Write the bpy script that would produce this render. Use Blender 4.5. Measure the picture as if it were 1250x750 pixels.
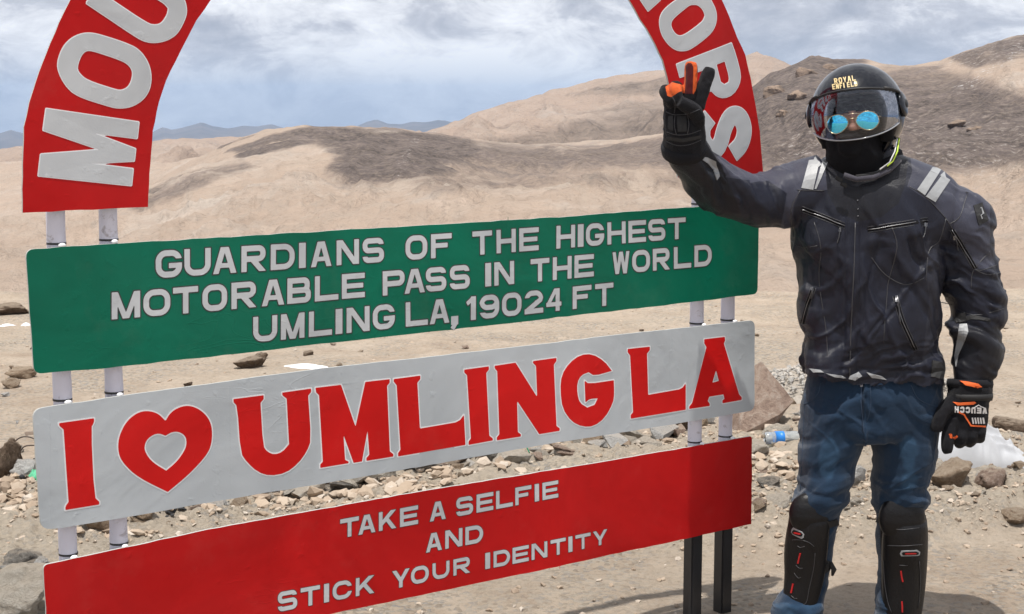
import bpy, bmesh, math, random
import numpy as np
from mathutils import Vector, Matrix, geometry
from mathutils.bvhtree import BVHTree

for o in list(bpy.data.objects):
    bpy.data.objects.remove(o)
scene = bpy.context.scene
C = scene.collection

# ------------------------------------------------------------------ camera
F = 1850.0                      # focal length in units of 1/1250 of the picture width
CAM_H = 1.658
PITCH = math.atan(0.1295)
cd = bpy.data.cameras.new("camera")
cd.sensor_width = 36.0
cd.lens = F / 1250.0 * 36.0
cd.clip_start = 0.05
cd.clip_end = 60000.0
cam = bpy.data.objects.new("camera", cd)
C.objects.link(cam)
cam.location = (0, 0, CAM_H)
cam.rotation_euler = (math.pi / 2 - PITCH, 0, 0)
scene.camera = cam

# ------------------------------------------------------------------ sky, sun, exposure
SUN_EL, SUN_AZ = 75.5, 205.0      # azimuth clockwise from +Y: behind the camera, a little to its left
world = bpy.data.worlds.new("World")
scene.world = world
world.use_nodes = True
wt = world.node_tree
wt.nodes.clear()
def wn(t, **k):
    n = wt.nodes.new(t)
    for a, b in k.items():
        setattr(n, a, b)
    return n
w_out = wn("ShaderNodeOutputWorld")
w_sky = wn("ShaderNodeTexSky", sky_type="NISHITA", sun_disc=False)
w_sky.sun_elevation = math.radians(SUN_EL)
w_sky.sun_rotation = math.radians(SUN_AZ)
w_sky.altitude = 5800
w_sky.air_density = 1.0
w_sky.dust_density = 1.0
w_bg = wn("ShaderNodeBackground")
w_bg.inputs[1].default_value = 0.10
wt.links.new(w_sky.outputs[0], w_bg.inputs[0])
w_tc = wn("ShaderNodeTexCoord")
w_map = wn("ShaderNodeMapping")
w_map.inputs["Scale"].default_value = (1.0, 1.0, 2.2)
w_map.inputs["Location"].default_value = (0.35, 1.2, 0.02)
wt.links.new(w_tc.outputs["Generated"], w_map.inputs[0])
w_n1 = wn("ShaderNodeTexNoise")
w_n1.inputs["Scale"].default_value = 6.5
w_n1.inputs["Detail"].default_value = 9
w_n1.inputs["Roughness"].default_value = 0.58
w_n1.inputs["Distortion"].default_value = 0.35
wt.links.new(w_map.outputs[0], w_n1.inputs["Vector"])
w_n2 = wn("ShaderNodeTexNoise")
w_n2.inputs["Scale"].default_value = 17.0
w_n2.inputs["Detail"].default_value = 8
w_n2.inputs["Roughness"].default_value = 0.66
w_n2.inputs["Distortion"].default_value = 0.5
wt.links.new(w_map.outputs[0], w_n2.inputs["Vector"])
w_mx = wn("ShaderNodeMixRGB", blend_type="MIX")
w_mx.inputs[0].default_value = 0.46
wt.links.new(w_n1.outputs["Fac"], w_mx.inputs[1])
wt.links.new(w_n2.outputs["Fac"], w_mx.inputs[2])
w_r = wn("ShaderNodeValToRGB")
cr = w_r.color_ramp
cr.elements[0].position = 0.36
cr.elements[0].color = (0.36, 0.37, 0.42, 1)
cr.elements[1].position = 0.60
cr.elements[1].color = (0.97, 0.98, 1.0, 1)
for p, c in ((0.43, (0.45, 0.465, 0.52, 1)), (0.485, (0.57, 0.585, 0.64, 1)), (0.52, (0.74, 0.75, 0.79, 1))):
    e = cr.elements.new(p)
    e.color = c
wt.links.new(w_mx.outputs[0], w_r.inputs[0])
# overcast veil low down: the deck thickens to an even blue grey towards the horizon
w_sep = wn("ShaderNodeSeparateXYZ")
wt.links.new(w_tc.outputs["Generated"], w_sep.inputs[0])
w_hr = wn("ShaderNodeMapRange")
w_hr.inputs["From Min"].default_value = 0.0
w_hr.inputs["From Max"].default_value = 0.05
w_hr.inputs["To Min"].default_value = 0.55
w_hr.inputs["To Max"].default_value = 0.0
wt.links.new(w_sep.outputs["Z"], w_hr.inputs[0])
w_mh = wn("ShaderNodeMixRGB", blend_type="MIX")
wt.links.new(w_hr.outputs[0], w_mh.inputs[0])
wt.links.new(w_r.outputs[0], w_mh.inputs[1])
w_mh.inputs[2].default_value = (0.50, 0.52, 0.58, 1)
w_cl = wn("ShaderNodeBackground")
w_cl.inputs[1].default_value = 1.12
wt.links.new(w_mh.outputs[0], w_cl.inputs[0])
# cloud cover: a broken deck, clear gaps of blue higher up
w_cov = wn("ShaderNodeMapRange")
w_cov.inputs["From Min"].default_value = 0.30
w_cov.inputs["From Max"].default_value = 0.46
w_cov.inputs["To Min"].default_value = 0.80
w_cov.inputs["To Max"].default_value = 1.0
wt.links.new(w_mx.outputs[0], w_cov.inputs[0])
w_ms = wn("ShaderNodeMixShader")
wt.links.new(w_cov.outputs[0], w_ms.inputs[0])
wt.links.new(w_bg.outputs[0], w_ms.inputs[1])
wt.links.new(w_cl.outputs[0], w_ms.inputs[2])
wt.links.new(w_ms.outputs[0], w_out.inputs[0])

sl = bpy.data.lights.new("sun", "SUN")
sl.energy = 5.0
sl.angle = math.radians(0.6)
sl.color = (1.0, 0.955, 0.89)
sun = bpy.data.objects.new("sun", sl)
C.objects.link(sun)
_e, _a = math.radians(SUN_EL), math.radians(SUN_AZ)
SUNV = Vector((math.cos(_e) * math.sin(_a), math.cos(_e) * math.cos(_a), math.sin(_e)))
sun.rotation_euler = SUNV.to_track_quat("Z", "Y").to_euler()
sun.location = SUNV * 50
scene.view_settings.view_transform = "Standard"
scene.view_settings.look = "None"
scene.view_settings.exposure = 0.04
scene.view_settings.gamma = 1.0
scene.view_settings.use_curve_mapping = False
scene.cycles.max_bounces = 8
scene.cycles.transparent_max_bounces = 16
scene.cycles.volume_bounces = 0

# ------------------------------------------------------------------ helpers
CP, SP = math.cos(PITCH), math.sin(PITCH)
def at(px, py, Y):
    """the point at distance Y ahead that the picture shows at (px, py) of 1250 x 750"""
    x, y = (px - 625) / F, -(py - 375) / F
    dy, dz = CP + y * SP, -SP + y * CP
    k = Y / dy
    return Vector((x * k, Y, CAM_H + dz * k))
def on_ground(px, py, z=0.0):
    x, y = (px - 625) / F, -(py - 375) / F
    dy, dz = CP + y * SP, -SP + y * CP
    k = (z - CAM_H) / dz
    return Vector((x * k, dy * k, z))
def project(V):
    V = np.asarray(V, float)
    y, z = V[:, 1], V[:, 2] - CAM_H
    zc, yc = y * CP - z * SP, y * SP + z * CP
    return 625 + F * V[:, 0] / zc, 375 - F * yc / zc

def hash3(i, j, k, seed):
    n = (i * 374761393 + j * 668265263 + k * 2147483647 + seed * 974634777) & 0xFFFFFFFF
    n = ((n ^ (n >> 13)) * 1274126177) & 0xFFFFFFFF
    n = (n ^ (n >> 16)) & 0xFFFFFFFF
    n = (n * 2246822519) & 0xFFFFFFFF
    n = n ^ (n >> 15)
    return (n & 0xFFFFFF) / float(0xFFFFFF)
def vnoise(P, seed=0):
    """value noise, -1..1, P is (n, 3)"""
    P = np.asarray(P, float)
    I = np.floor(P).astype(np.int64)
    f = P - I
    u = f * f * f * (f * (f * 6 - 15) + 10)
    r = 0
    for a in (0, 1):
        for b in (0, 1):
            for c in (0, 1):
                w = (u[:, 0] if a else 1 - u[:, 0]) * (u[:, 1] if b else 1 - u[:, 1]) * (u[:, 2] if c else 1 - u[:, 2])
                r = r + w * hash3(I[:, 0] + a, I[:, 1] + b, I[:, 2] + c, seed)
    return r * 2 - 1
def fbm(P, octaves=5, seed=0, gain=0.5, ridged=False):
    P = np.asarray(P, float)
    s, a, t = 0, 1.0, 0
    for o in range(octaves):
        n = vnoise(P * (2.03 ** o) + 17.3 * o, seed + o)
        if ridged:
            n = 1 - 2 * np.abs(n)
        s = s + a * n
        t += a
        a *= gain
    return s / t
def sstep(a, b, x):
    t = np.clip((x - a) / (b - a), 0, 1)
    return t * t * (3 - 2 * t)

def mesh_obj(name, verts, faces, m, parent=None, smooth=False, fmat=None, loc=None):
    me = bpy.data.meshes.new(name)
    me.from_pydata([tuple(v) for v in verts], [], [tuple(f) for f in faces])
    me.update()
    ms = m if isinstance(m, (list, tuple)) else [m]
    for x in ms:
        me.materials.append(x)
    if fmat is not None:
        me.polygons.foreach_set("material_index", list(fmat))
    if smooth:
        me.polygons.foreach_set("use_smooth", [True] * len(me.polygons))
    o = bpy.data.objects.new(name, me)
    C.objects.link(o)
    if parent is not None:
        o.parent = parent
    if loc is not None:
        o.location = loc
    return o
def bm_obj(name, bm, m, parent=None, smooth=False, loc=None):
    me = bpy.data.meshes.new(name)
    bm.normal_update()
    bm.to_mesh(me)
    bm.free()
    for x in (m if isinstance(m, (list, tuple)) else [m]):
        me.materials.append(x)
    if smooth:
        me.polygons.foreach_set("use_smooth", [True] * len(me.polygons))
    o = bpy.data.objects.new(name, me)
    C.objects.link(o)
    if parent is not None:
        o.parent = parent
    if loc is not None:
        o.location = loc
    return o
def tag(o, label=None, cat=None, group=None, kind=None):
    if label: o["label"] = label
    if cat: o["category"] = cat
    if group: o["group"] = group
    if kind: o["kind"] = kind
    return o
def empty(name, loc=(0, 0, 0), rz=0.0):
    o = bpy.data.objects.new(name, None)
    o.empty_display_size = 0.1
    C.objects.link(o)
    o.location = loc
    o.rotation_euler = (0, 0, rz)
    return o
def keep_world(o, parent):
    """parent o, whose mesh is in world coordinates, to an unrotated or rotated Empty"""
    o.parent = parent
    loc = Matrix.LocRotScale(parent.location, parent.rotation_euler, None)
    o.matrix_parent_inverse = loc.inverted()
    return o

# ------------------------------------------------------------------ materials
class NT:
    def __init__(s, name):
        s.m = bpy.data.materials.new(name)
        s.m.use_nodes = True
        s.t = s.m.node_tree
        s.t.nodes.clear()
        s.out = s.n("ShaderNodeOutputMaterial")
    def n(s, t, _in=None, **k):
        x = s.t.nodes.new(t)
        for a, b in k.items():
            setattr(x, a, b)
        for a, b in (_in or {}).items():
            s.set(x.inputs[a], b)
        return x
    def set(s, sock, v):
        if isinstance(v, bpy.types.NodeSocket):
            s.t.links.new(v, sock)
        elif isinstance(v, (tuple, list)) and len(v) == 3 and sock.type == "RGBA":
            sock.default_value = (*v, 1)
        else:
            sock.default_value = v
    def noise(s, scale, detail=5, rough=0.55, dist=0.0, vec=None, out="Fac"):
        i = {"Scale": scale, "Detail": detail, "Roughness": rough, "Distortion": dist}
        if vec is not None: i["Vector"] = vec
        return s.n("ShaderNodeTexNoise", i).outputs[out]
    def vor(s, scale, feature="F1", vec=None, out="Distance", rnd=1.0):
        i = {"Scale": scale, "Randomness": rnd}
        if vec is not None: i["Vector"] = vec
        return s.n("ShaderNodeTexVoronoi", i, feature=feature).outputs[out]
    def ramp(s, fac, stops):
        r = s.n("ShaderNodeValToRGB", {0: fac})
        c = r.color_ramp
        while len(c.elements) > 1: c.elements.remove(c.elements[-1])
        c.elements[0].position = stops[0][0]
        v = stops[0][1]
        c.elements[0].color = (*v, 1) if isinstance(v, (tuple, list)) else (v, v, v, 1)
        for p, v in stops[1:]:
            e = c.elements.new(p)
            e.color = (*v, 1) if isinstance(v, (tuple, list)) else (v, v, v, 1)
        return r.outputs[0]
    def mix(s, f, a, b, blend="MIX"):
        return s.n("ShaderNodeMixRGB", {0: f, 1: a, 2: b}, blend_type=blend).outputs[0]
    def math(s, op, a, b=0.0, clamp=False):
        return s.n("ShaderNodeMath", {0: a, 1: b}, operation=op, use_clamp=clamp).outputs[0]
    def bump(s, h, strength=0.5, dist=0.01, nrm=None):
        i = {"Height": h, "Strength": strength, "Distance": dist}
        if nrm is not None: i["Normal"] = nrm
        return s.n("ShaderNodeBump", i).outputs[0]
    def obj(s): return s.n("ShaderNodeTexCoord").outputs["Object"]
    def mapping(s, vec, scale=(1, 1, 1), rot=(0, 0, 0), loc=(0, 0, 0)):
        return s.n("ShaderNodeMapping", {"Vector": vec, "Scale": scale, "Rotation": rot, "Location": loc}).outputs[0]
    def attr(s, name, out="Fac"): return s.n("ShaderNodeAttribute", attribute_name=name).outputs[out]
    def bsdf(s, col, rough=0.6, nrm=None, **k):
        i = {"Base Color": col, "Roughness": rough}
        if nrm is not None: i["Normal"] = nrm
        i.update({a.replace("_", " "): b for a, b in k.items()})
        b = s.n("ShaderNodeBsdfPrincipled", i)
        s.t.links.new(b.outputs[0], s.out.inputs[0])
        return s.m

def mat_simple(name, col, rough=0.6, bump=0.0, bscale=40, var=0.12, **k):
    t = NT(name)
    v = t.obj()
    n = t.noise(bscale, 6, 0.6, vec=v)
    n2 = t.noise(bscale * 0.13, 3, 0.5, vec=v)
    c = t.mix(n2, tuple(x * (1 - var) for x in col), tuple(min(1, x * (1 + var)) for x in col))
    nr = t.bump(n, bump, 0.004) if bump else None
    return t.bsdf(c, rough, nr, **k)

def mat_board(name, col, col2, coat=0.25, rough=0.42, scratch=(0.6, 0.35, 0.33)):
    """vinyl sheet stuck on a metal board: bubbles, long creases, faint scratches"""
    t = NT(name)
    v = t.obj()
    big = t.noise(2.2, 4, 0.6, 0.6, vec=v)
    bub = t.noise(34, 3, 0.5, 0.2, vec=v)
    bub = t.ramp(bub, [(0.60, 0.0), (0.78, 1.0)])
    cr_ = t.noise(3.0, 2, 0.5, 1.6, vec=t.mapping(v, (0.8, 1, 4.0), (0, 0.35, 0)))
    cr_ = t.ramp(cr_, [(0.492, 0.0), (0.50, 1.0), (0.508, 0.0)])
    cr_ = t.math("MULTIPLY", cr_, t.ramp(t.noise(1.7, 2, 0.5, vec=t.mapping(v, (1, 1, 1), (0, 0, 0), (5, 3, 1))), [(0.55, 0.0), (0.68, 1.0)]))
    fine = t.noise(260, 3, 0.6, vec=v)
    c = t.mix(t.ramp(big, [(0.35, 0.0), (0.65, 1.0)]), tuple(x * 0.94 for x in col), tuple(min(1, x * 1.05) for x in col2))
    c = t.mix(t.ramp(t.noise(1.1, 5, 0.6, 1.0, vec=t.mapping(v, (1, 1, 1), (0, 0, 0), (3, 8, 2))), [(0.45, 0.0), (0.7, 0.16)]), c, tuple(min(1, x * 0.75 + 0.03) for x in col))
    sc = t.noise(9, 6, 0.75, 2.5, vec=t.mapping(v, (1, 1, 5), (0, 0.8, 0)))
    sc = t.ramp(sc, [(0.715, 0.0), (0.73, 1.0)])
    c = t.mix(t.math("MULTIPLY", sc, 0.18), c, scratch)
    dust = t.noise(5, 7, 0.7, vec=v)
    c = t.mix(t.ramp(dust, [(0.55, 0.0), (0.8, 0.05)]), c, (0.45, 0.38, 0.30))
    h = t.math("ADD", t.math("MULTIPLY", big, 2.2), t.math("ADD", t.math("MULTIPLY", bub, 0.14), t.math("ADD", t.math("MULTIPLY", cr_, 0.10), t.math("MULTIPLY", fine, 0.05))))
    nr = t.bump(h, 0.6, 0.006)
    rr = t.ramp(dust, [(0.3, rough - 0.06), (0.8, rough + 0.18)])
    return t.bsdf(c, rr, nr, Coat_Weight=coat * 0.1, Coat_Roughness=0.3, Specular_IOR_Level=0.16)
# ------------------------------------------------------------------ land
def sand_material():
    t = NT("sand_ground")
    v = t.obj()
    big = t.noise(0.55, 5, 0.6, 0.3, vec=v)
    mid = t.noise(3.2, 6, 0.65, 0.2, vec=v)
    fine = t.noise(38, 8, 0.78, vec=v)
    grit = t.noise(150, 5, 0.8, vec=v)
    c = t.ramp(mid, [(0.30, (0.40, 0.31, 0.235)), (0.5, (0.50, 0.405, 0.315)), (0.68, (0.58, 0.485, 0.39))])
    c = t.mix(t.ramp(big, [(0.42, 0.0), (0.62, 0.5)]), c, (0.50, 0.43, 0.345))
    rub = t.attr("rubble")
    c = t.mix(t.math("MULTIPLY", rub, 0.75), c, (0.50, 0.435, 0.35))
    # small gravel: cells of differing tone
    cell = t.vor(58, vec=v, out="Color")
    cd_ = t.vor(58, vec=v, out="Distance")
    cellv = t.n("ShaderNodeSeparateColor", {0: cell}).outputs[0]
    gm = t.ramp(t.noise(1.4, 4, 0.6, vec=v), [(0.40, 0.10), (0.62, 0.8)])
    gm = t.math("MULTIPLY", gm, t.ramp(cellv, [(0.45, 0.0), (0.55, 1.0)]))
    stone = t.ramp(cellv, [(0.5, (0.20, 0.165, 0.13)), (0.75, (0.48, 0.43, 0.36)), (0.95, (0.30, 0.29, 0.28))])
    c = t.mix(gm, c, stone)
    c = t.mix(t.ramp(fine, [(0.32, 0.45), (0.50, 0.0)]), c, (0.16, 0.12, 0.085))
    c = t.mix(t.ramp(grit, [(0.58, 0.0), (0.75, 0.4)]), c, (0.60, 0.53, 0.43))
    h = t.math("ADD", t.math("MULTIPLY", fine, 1.2), t.math("MULTIPLY", grit, 0.35))
    h = t.math("ADD", h, t.math("MULTIPLY", t.math("MULTIPLY", t.math("SUBTRACT", 0.5, cd_), gm), 1.0))
    nr = t.bump(h, 1.0, 0.022)
    return t.bsdf(c, 0.95, nr, Specular_IOR_Level=0.15)
M_SAND = sand_material()

def ground_z(X, Y):
    X, Y = np.asarray(X, float), np.asarray(Y, float)
    P = np.stack([X, Y, np.zeros_like(X)], 1)
    z = 0.035 * fbm(P * 0.55, 4, 3) + 0.012 * fbm(P * 3.1, 4, 9)
    rb = rubble_mask(X, Y)
    z = z + rb * (0.05 + 0.075 * fbm(P * 2.3, 5, 21) + 0.040 * fbm(P * 9, 4, 31, ridged=True))
    z = z + (1 - rb) * 0.006 * fbm(P * 14, 4, 41)
    # flat where the rider stands and where the posts go in
    f = np.exp(-(((X - 1.0) / 0.7) ** 2 + ((Y - 4.8) / 0.45) ** 2))
    z = z * (1 - f) - 0.012 * (1 - f)
    z = z + (0.07 * fbm(P * np.array([0.9, 1.6, 1]) + 7, 4, 51) - 0.01) * sstep(9.0, 12.5, Y)
    return z
def rubble_mask(X, Y):
    P = np.stack([X, Y, np.zeros_like(X)], 1)
    n = fbm(P * 0.8, 4, 77)
    yc = 6.25 + 0.25 * X + 0.5 * n             # a band of rubble that runs behind the sign
    yc = np.minimum(yc + 0.25, 7.0)
    m = sstep(1.15, 0.45, np.abs(Y - yc) + 0.25 * n)
    left = sstep(-0.9, -1.4, X + 0.2 * n) * sstep(7.3, 6.4, Y)
    return np.clip(np.maximum(m * sstep(2.9, 2.2, X) + 0.35 * m, left * 0.8), 0, 1)

def grid_obj(name, X, Y, Z, m, smooth=True, attrs=None, kind="structure"):
    r, c = X.shape
    V = np.stack([X.ravel(), Y.ravel(), Z.ravel()], 1)
    i = np.arange(r * c).reshape(r, c)
    Fc = np.stack([i[:-1, :-1].ravel(), i[:-1, 1:].ravel(), i[1:, 1:].ravel(), i[1:, :-1].ravel()], 1)
    me = bpy.data.meshes.new(name)
    me.vertices.add(len(V))
    me.vertices.foreach_set("co", V.ravel())
    me.loops.add(Fc.size)
    me.loops.foreach_set("vertex_index", Fc.ravel())
    me.polygons.add(len(Fc))
    me.polygons.foreach_set("loop_start", np.arange(0, Fc.size, 4))
    me.polygons.foreach_set("loop_total", np.full(len(Fc), 4))
    me.update(calc_edges=True)
    me.validate()
    me.materials.append(m)
    if smooth:
        me.polygons.foreach_set("use_smooth", np.ones(len(Fc), bool))
    for k, a in (attrs or {}).items():
        at_ = me.attributes.new(k, "FLOAT", "POINT")
        at_.data.foreach_set("value", np.asarray(a, float).ravel())
    o = bpy.data.objects.new(name, me)
    C.objects.link(o)
    if kind: o["kind"] = kind
    return o

u = np.linspace(-0.62, 0.62, 560)
yy = np.exp(np.linspace(math.log(2.2), math.log(14.0), 620))
U, Yg = np.meshgrid(u, yy)
Xg = U * (Yg + 1.5)
Zg = ground_z(Xg.ravel(), Yg.ravel()).reshape(Xg.shape)
Rm = rubble_mask(Xg.ravel(), Yg.ravel())
ground = grid_obj("ground", Xg, Yg, Zg, M_SAND, attrs={"rubble": Rm})
# the rest of the flat saddle, sides and behind
xs = np.linspace(-90, 90, 91)
ys = np.linspace(-80, 13.9, 60)
XX, YY = np.meshgrid(xs, ys)
ZZ = -0.16 + 0.05 * fbm(np.stack([XX.ravel() * .2, YY.ravel() * .2, 0 * XX.ravel()], 1), 4, 5).reshape(XX.shape) - 0.0 * XX
ground_out = grid_obj("ground_surroundings", XX, YY, ZZ, M_SAND, attrs={"rubble": XX * 0})

def hill_material(name, base, light, dark, scale):
    t = NT(name)
    v = t.obj()
    n1 = t.noise(scale * 0.012, 8, 0.6, 0.6, vec=v)
    n2 = t.noise(scale * 0.09, 8, 0.7, 0.4, vec=v)
    n3 = t.noise(scale * 0.5, 7, 0.75, vec=v)
    c = t.ramp(n1, [(0.32, tuple(x * 0.86 for x in base)), (0.5, base), (0.68, light)])
    c = t.mix(t.ramp(n2, [(0.30, 0.35), (0.5, 0.0)]), c, tuple(x * 0.62 for x in base))
    st_ = t.noise(scale * 0.05, 7, 0.7, 1.2, vec=t.mapping(v, (1, 0.35, 2.5)))
    c = t.mix(t.ramp(st_, [(0.40, 0.0), (0.50, 0.38), (0.62, 0.0)]), c, (0.46, 0.335, 0.255))
    c = t.mix(t.ramp(st_, [(0.58, 0.0), (0.70, 0.45)]), c, (0.42, 0.36, 0.32))
    c = t.mix(t.ramp(n3, [(0.36, 0.45), (0.46, 0.0)]), c, tuple(x * 0.55 for x in base))
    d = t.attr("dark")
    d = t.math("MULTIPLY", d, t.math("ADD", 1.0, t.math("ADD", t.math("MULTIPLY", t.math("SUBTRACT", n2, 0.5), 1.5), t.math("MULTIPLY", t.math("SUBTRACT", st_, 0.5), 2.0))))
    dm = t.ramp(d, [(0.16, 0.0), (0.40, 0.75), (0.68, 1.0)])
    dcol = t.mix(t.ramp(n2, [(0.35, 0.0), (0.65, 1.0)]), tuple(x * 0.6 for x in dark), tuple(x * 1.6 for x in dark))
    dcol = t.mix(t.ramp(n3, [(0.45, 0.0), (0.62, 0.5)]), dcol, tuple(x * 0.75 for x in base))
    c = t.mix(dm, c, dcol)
    c = t.mix(t.ramp(n3, [(0.62, 0.0), (0.74, 0.35)]), c, tuple(x * 0.5 for x in base))
    w = t.attr("snow")
    w = t.math("MULTIPLY", w, t.ramp(n3, [(0.57, 0.0), (0.63, 1.0)]))
    c = t.mix(w, c, (0.72, 0.72, 0.74))
    nr = t.bump(t.math("ADD", t.math("MULTIPLY", st_, 0.7), t.math("ADD", t.math("MULTIPLY", n2, t.math("MULTIPLY", n1, 2.0)), t.math("MULTIPLY", n3, 0.22))), 0.8, 7.0 / scale)
    return t.bsdf(c, 0.95, nr, Specular_IOR_Level=0.1)

def elev(py, Y, px=625):
    return at(px, py, Y).z
def curve(pts, x):
    p = np.array(pts, float)
    return np.interp(x, p[:, 0], p[:, 1])
def px_to_u(px):
    return (px - 625) / F / CP

def poly_mask(px, py, poly, soft):
    """soft inside test of a polygon, 1 inside"""
    p = np.array(poly, float)
    d2 = np.full(px.shape, 1e18)
    ins = np.zeros(px.shape, bool)
    for a, b in zip(p, np.roll(p, -1, 0)):
        e = b - a
        t = np.clip(((px - a[0]) * e[0] + (py - a[1]) * e[1]) / (e @ e), 0, 1)
        d2 = np.minimum(d2, (px - a[0] - t * e[0]) ** 2 + (py - a[1] - t * e[1]) ** 2)
        c = ((a[1] > py) != (b[1] > py))
        with np.errstate(divide="ignore", invalid="ignore"):
            xi = (b[0] - a[0]) * (py - a[1]) / (b[1] - a[1]) + a[0]
        ins ^= c & (px < xi)
    d = np.sqrt(d2) * np.where(ins, 1, -1)
    return sstep(-soft, soft, d)

def make_hills(name, px_range, npx, levels, m, seed, amps, rough, darks=(), snows=(), rows=220, rel=None):
    """a terrain sheet: LEVELS are lines of constant distance, each (Y, [(px, py)...]) or (Y, z); heights between
    are smooth; fractal relief grows with AMPS away from the lines' ends"""
    pxs = np.linspace(px_range[0], px_range[1], npx)
    uu = px_to_u(pxs)
    Ys = np.array([l[0] for l in levels], float)
    Zs = []
    for Y, spec in levels:
        if isinstance(spec, (int, float)):
            Zs.append(np.full(npx, float(spec)))
        else:
            py = curve(spec, pxs)
            Zs.append(np.array([elev(b, Y) for b in py]))
    Zs = np.array(Zs)
    lt = np.linspace(math.log(Ys[0]), math.log(Ys[-1]), rows)
    Yr = np.exp(lt)
    # monotone-ish smooth interpolation (cosine in the parameter)
    Zr = np.zeros((rows, npx))
    for i, Y in enumerate(Yr):
        k = min(max(np.searchsorted(Ys, Y) - 1, 0), len(Ys) - 2)
        t = (Y - Ys[k]) / (Ys[k + 1] - Ys[k])
        t = min(max(t, 0), 1)
        s = {"s": t * t * (3 - 2 * t), "l": t, "u": 1 - (1 - t) ** 1.7}[rel[k] if rel else "s"]
        Zr[i] = Zs[k] * (1 - s) + Zs[k + 1] * s
    Yr2 = np.repeat(Yr[:, None], npx, 1)
    Xr = uu[None, :] * Yr2
    am = np.interp(np.log(Yr), np.log(Ys), amps)[:, None]
    P = np.stack([Xr.ravel(), Yr2.ravel(), np.zeros(Xr.size)], 1)
    n = fbm(P / rough[0], 6, seed).reshape(Xr.shape)
    g = fbm(P * np.array([1, 0.45, 1]) / rough[1], 6, seed + 11, ridged=True).reshape(Xr.shape)
    g2 = fbm((P + 12 * n.reshape(-1, 1)) * np.array([1, 0.5, 1]) / (rough[1] * 0.35), 5, seed + 21, ridged=True).reshape(Xr.shape)
    Zr = Zr + am * (0.45 * n + 0.40 * (g - 0.3) + 0.16 * g2)
    ppx, ppy = project(np.stack([Xr.ravel(), Yr2.ravel(), Zr.ravel()], 1))
    wob = 26 * fbm(P / (rough[1] * 1.3), 6, seed + 5, 0.6)
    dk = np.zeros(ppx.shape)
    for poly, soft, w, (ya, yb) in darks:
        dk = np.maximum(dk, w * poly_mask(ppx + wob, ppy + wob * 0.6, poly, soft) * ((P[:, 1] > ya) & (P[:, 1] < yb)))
    sn = np.zeros(ppx.shape)
    for poly, soft, w in snows:
        sn = np.maximum(sn, w * poly_mask(ppx + wob * .3, ppy + wob * 0.2, poly, soft))
    return grid_obj(name, Xr, Yr2, Zr, m, attrs={"dark": dk, "snow": sn})

TAN, TANL, SCREE_SHADOW = (0.49, 0.395, 0.32), (0.58, 0.50, 0.43), (0.120, 0.097, 0.088)  # third tone: dark scree with cloud shadow mixed into the colour
crestA = [(-500, 340), (-150, 318), (0, 279), (100, 256), (185, 229), (230, 205), (280, 180), (330, 163), (375, 157), (430, 158), (490, 161), (560, 170), (640, 178),
          (700, 177), (760, 172), (830, 162), (870, 140), (905, 115), (935, 92), (965, 80), (985, 73), (1010, 76), (1040, 75), (1070, 80), (1100, 79), (1135, 74), (1160, 64),
          (1190, 53), (1220, 43), (1250, 39), (1400, 10), (1800, -60)]
midA = [(-500, 345), (-150, 330), (0, 305), (100, 290), (185, 275), (280, 258), (375, 248), (480, 245), (560, 245), (640, 246), (760, 238), (860, 222),
        (930, 205), (1000, 205), (1100, 200), (1200, 190), (1250, 185), (1800, 150)]
lowA = [(-500, 377), (0, 372), (300, 371), (700, 369), (900, 368), (1000, 366), (1250, 362), (1800, 350)]
M_HILL = hill_material("hill_sand", TAN, TANL, SCREE_SHADOW, 1.0)
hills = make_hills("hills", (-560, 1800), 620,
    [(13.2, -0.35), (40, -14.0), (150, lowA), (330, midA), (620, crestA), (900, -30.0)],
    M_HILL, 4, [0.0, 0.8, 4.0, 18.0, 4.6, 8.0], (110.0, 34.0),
    darks=[([(395, 158), (455, 160), (520, 163), (565, 172), (590, 186), (560, 196), (530, 207), (480, 214), (430, 214), (400, 200), (420, 184), (390, 170)], 20, 1.25, (300, 700)),  # dome cap: dark rock plus cloud shadow painted in
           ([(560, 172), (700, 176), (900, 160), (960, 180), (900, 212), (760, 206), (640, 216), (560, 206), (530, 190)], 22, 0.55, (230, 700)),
           ([(860, 165), (900, 125), (1000, 98), (1150, 92), (1260, 128), (1600, 120), (1600, 175), (1300, 190), (1180, 205), (1000, 212), (880, 212)], 28, 0.95, (230, 700)),  # right slope: grey-brown scree darkened by painted cloud shadow
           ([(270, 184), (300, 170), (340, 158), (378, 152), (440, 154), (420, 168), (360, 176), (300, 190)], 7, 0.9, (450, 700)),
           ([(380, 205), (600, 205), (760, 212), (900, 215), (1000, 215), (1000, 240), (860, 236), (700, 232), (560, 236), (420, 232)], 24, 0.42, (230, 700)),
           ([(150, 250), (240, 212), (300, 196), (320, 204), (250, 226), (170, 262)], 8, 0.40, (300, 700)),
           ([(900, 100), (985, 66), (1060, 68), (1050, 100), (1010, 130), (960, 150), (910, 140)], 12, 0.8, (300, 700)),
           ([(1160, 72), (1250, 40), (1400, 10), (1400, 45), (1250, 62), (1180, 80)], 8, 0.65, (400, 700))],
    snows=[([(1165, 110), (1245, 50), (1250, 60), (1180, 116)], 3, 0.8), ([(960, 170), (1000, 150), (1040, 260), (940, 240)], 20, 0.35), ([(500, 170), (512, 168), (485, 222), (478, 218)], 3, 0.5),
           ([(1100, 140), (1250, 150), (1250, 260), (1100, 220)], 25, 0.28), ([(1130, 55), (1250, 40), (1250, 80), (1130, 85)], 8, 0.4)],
    rel=["s", "s", "s", "s", "s"])

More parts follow.
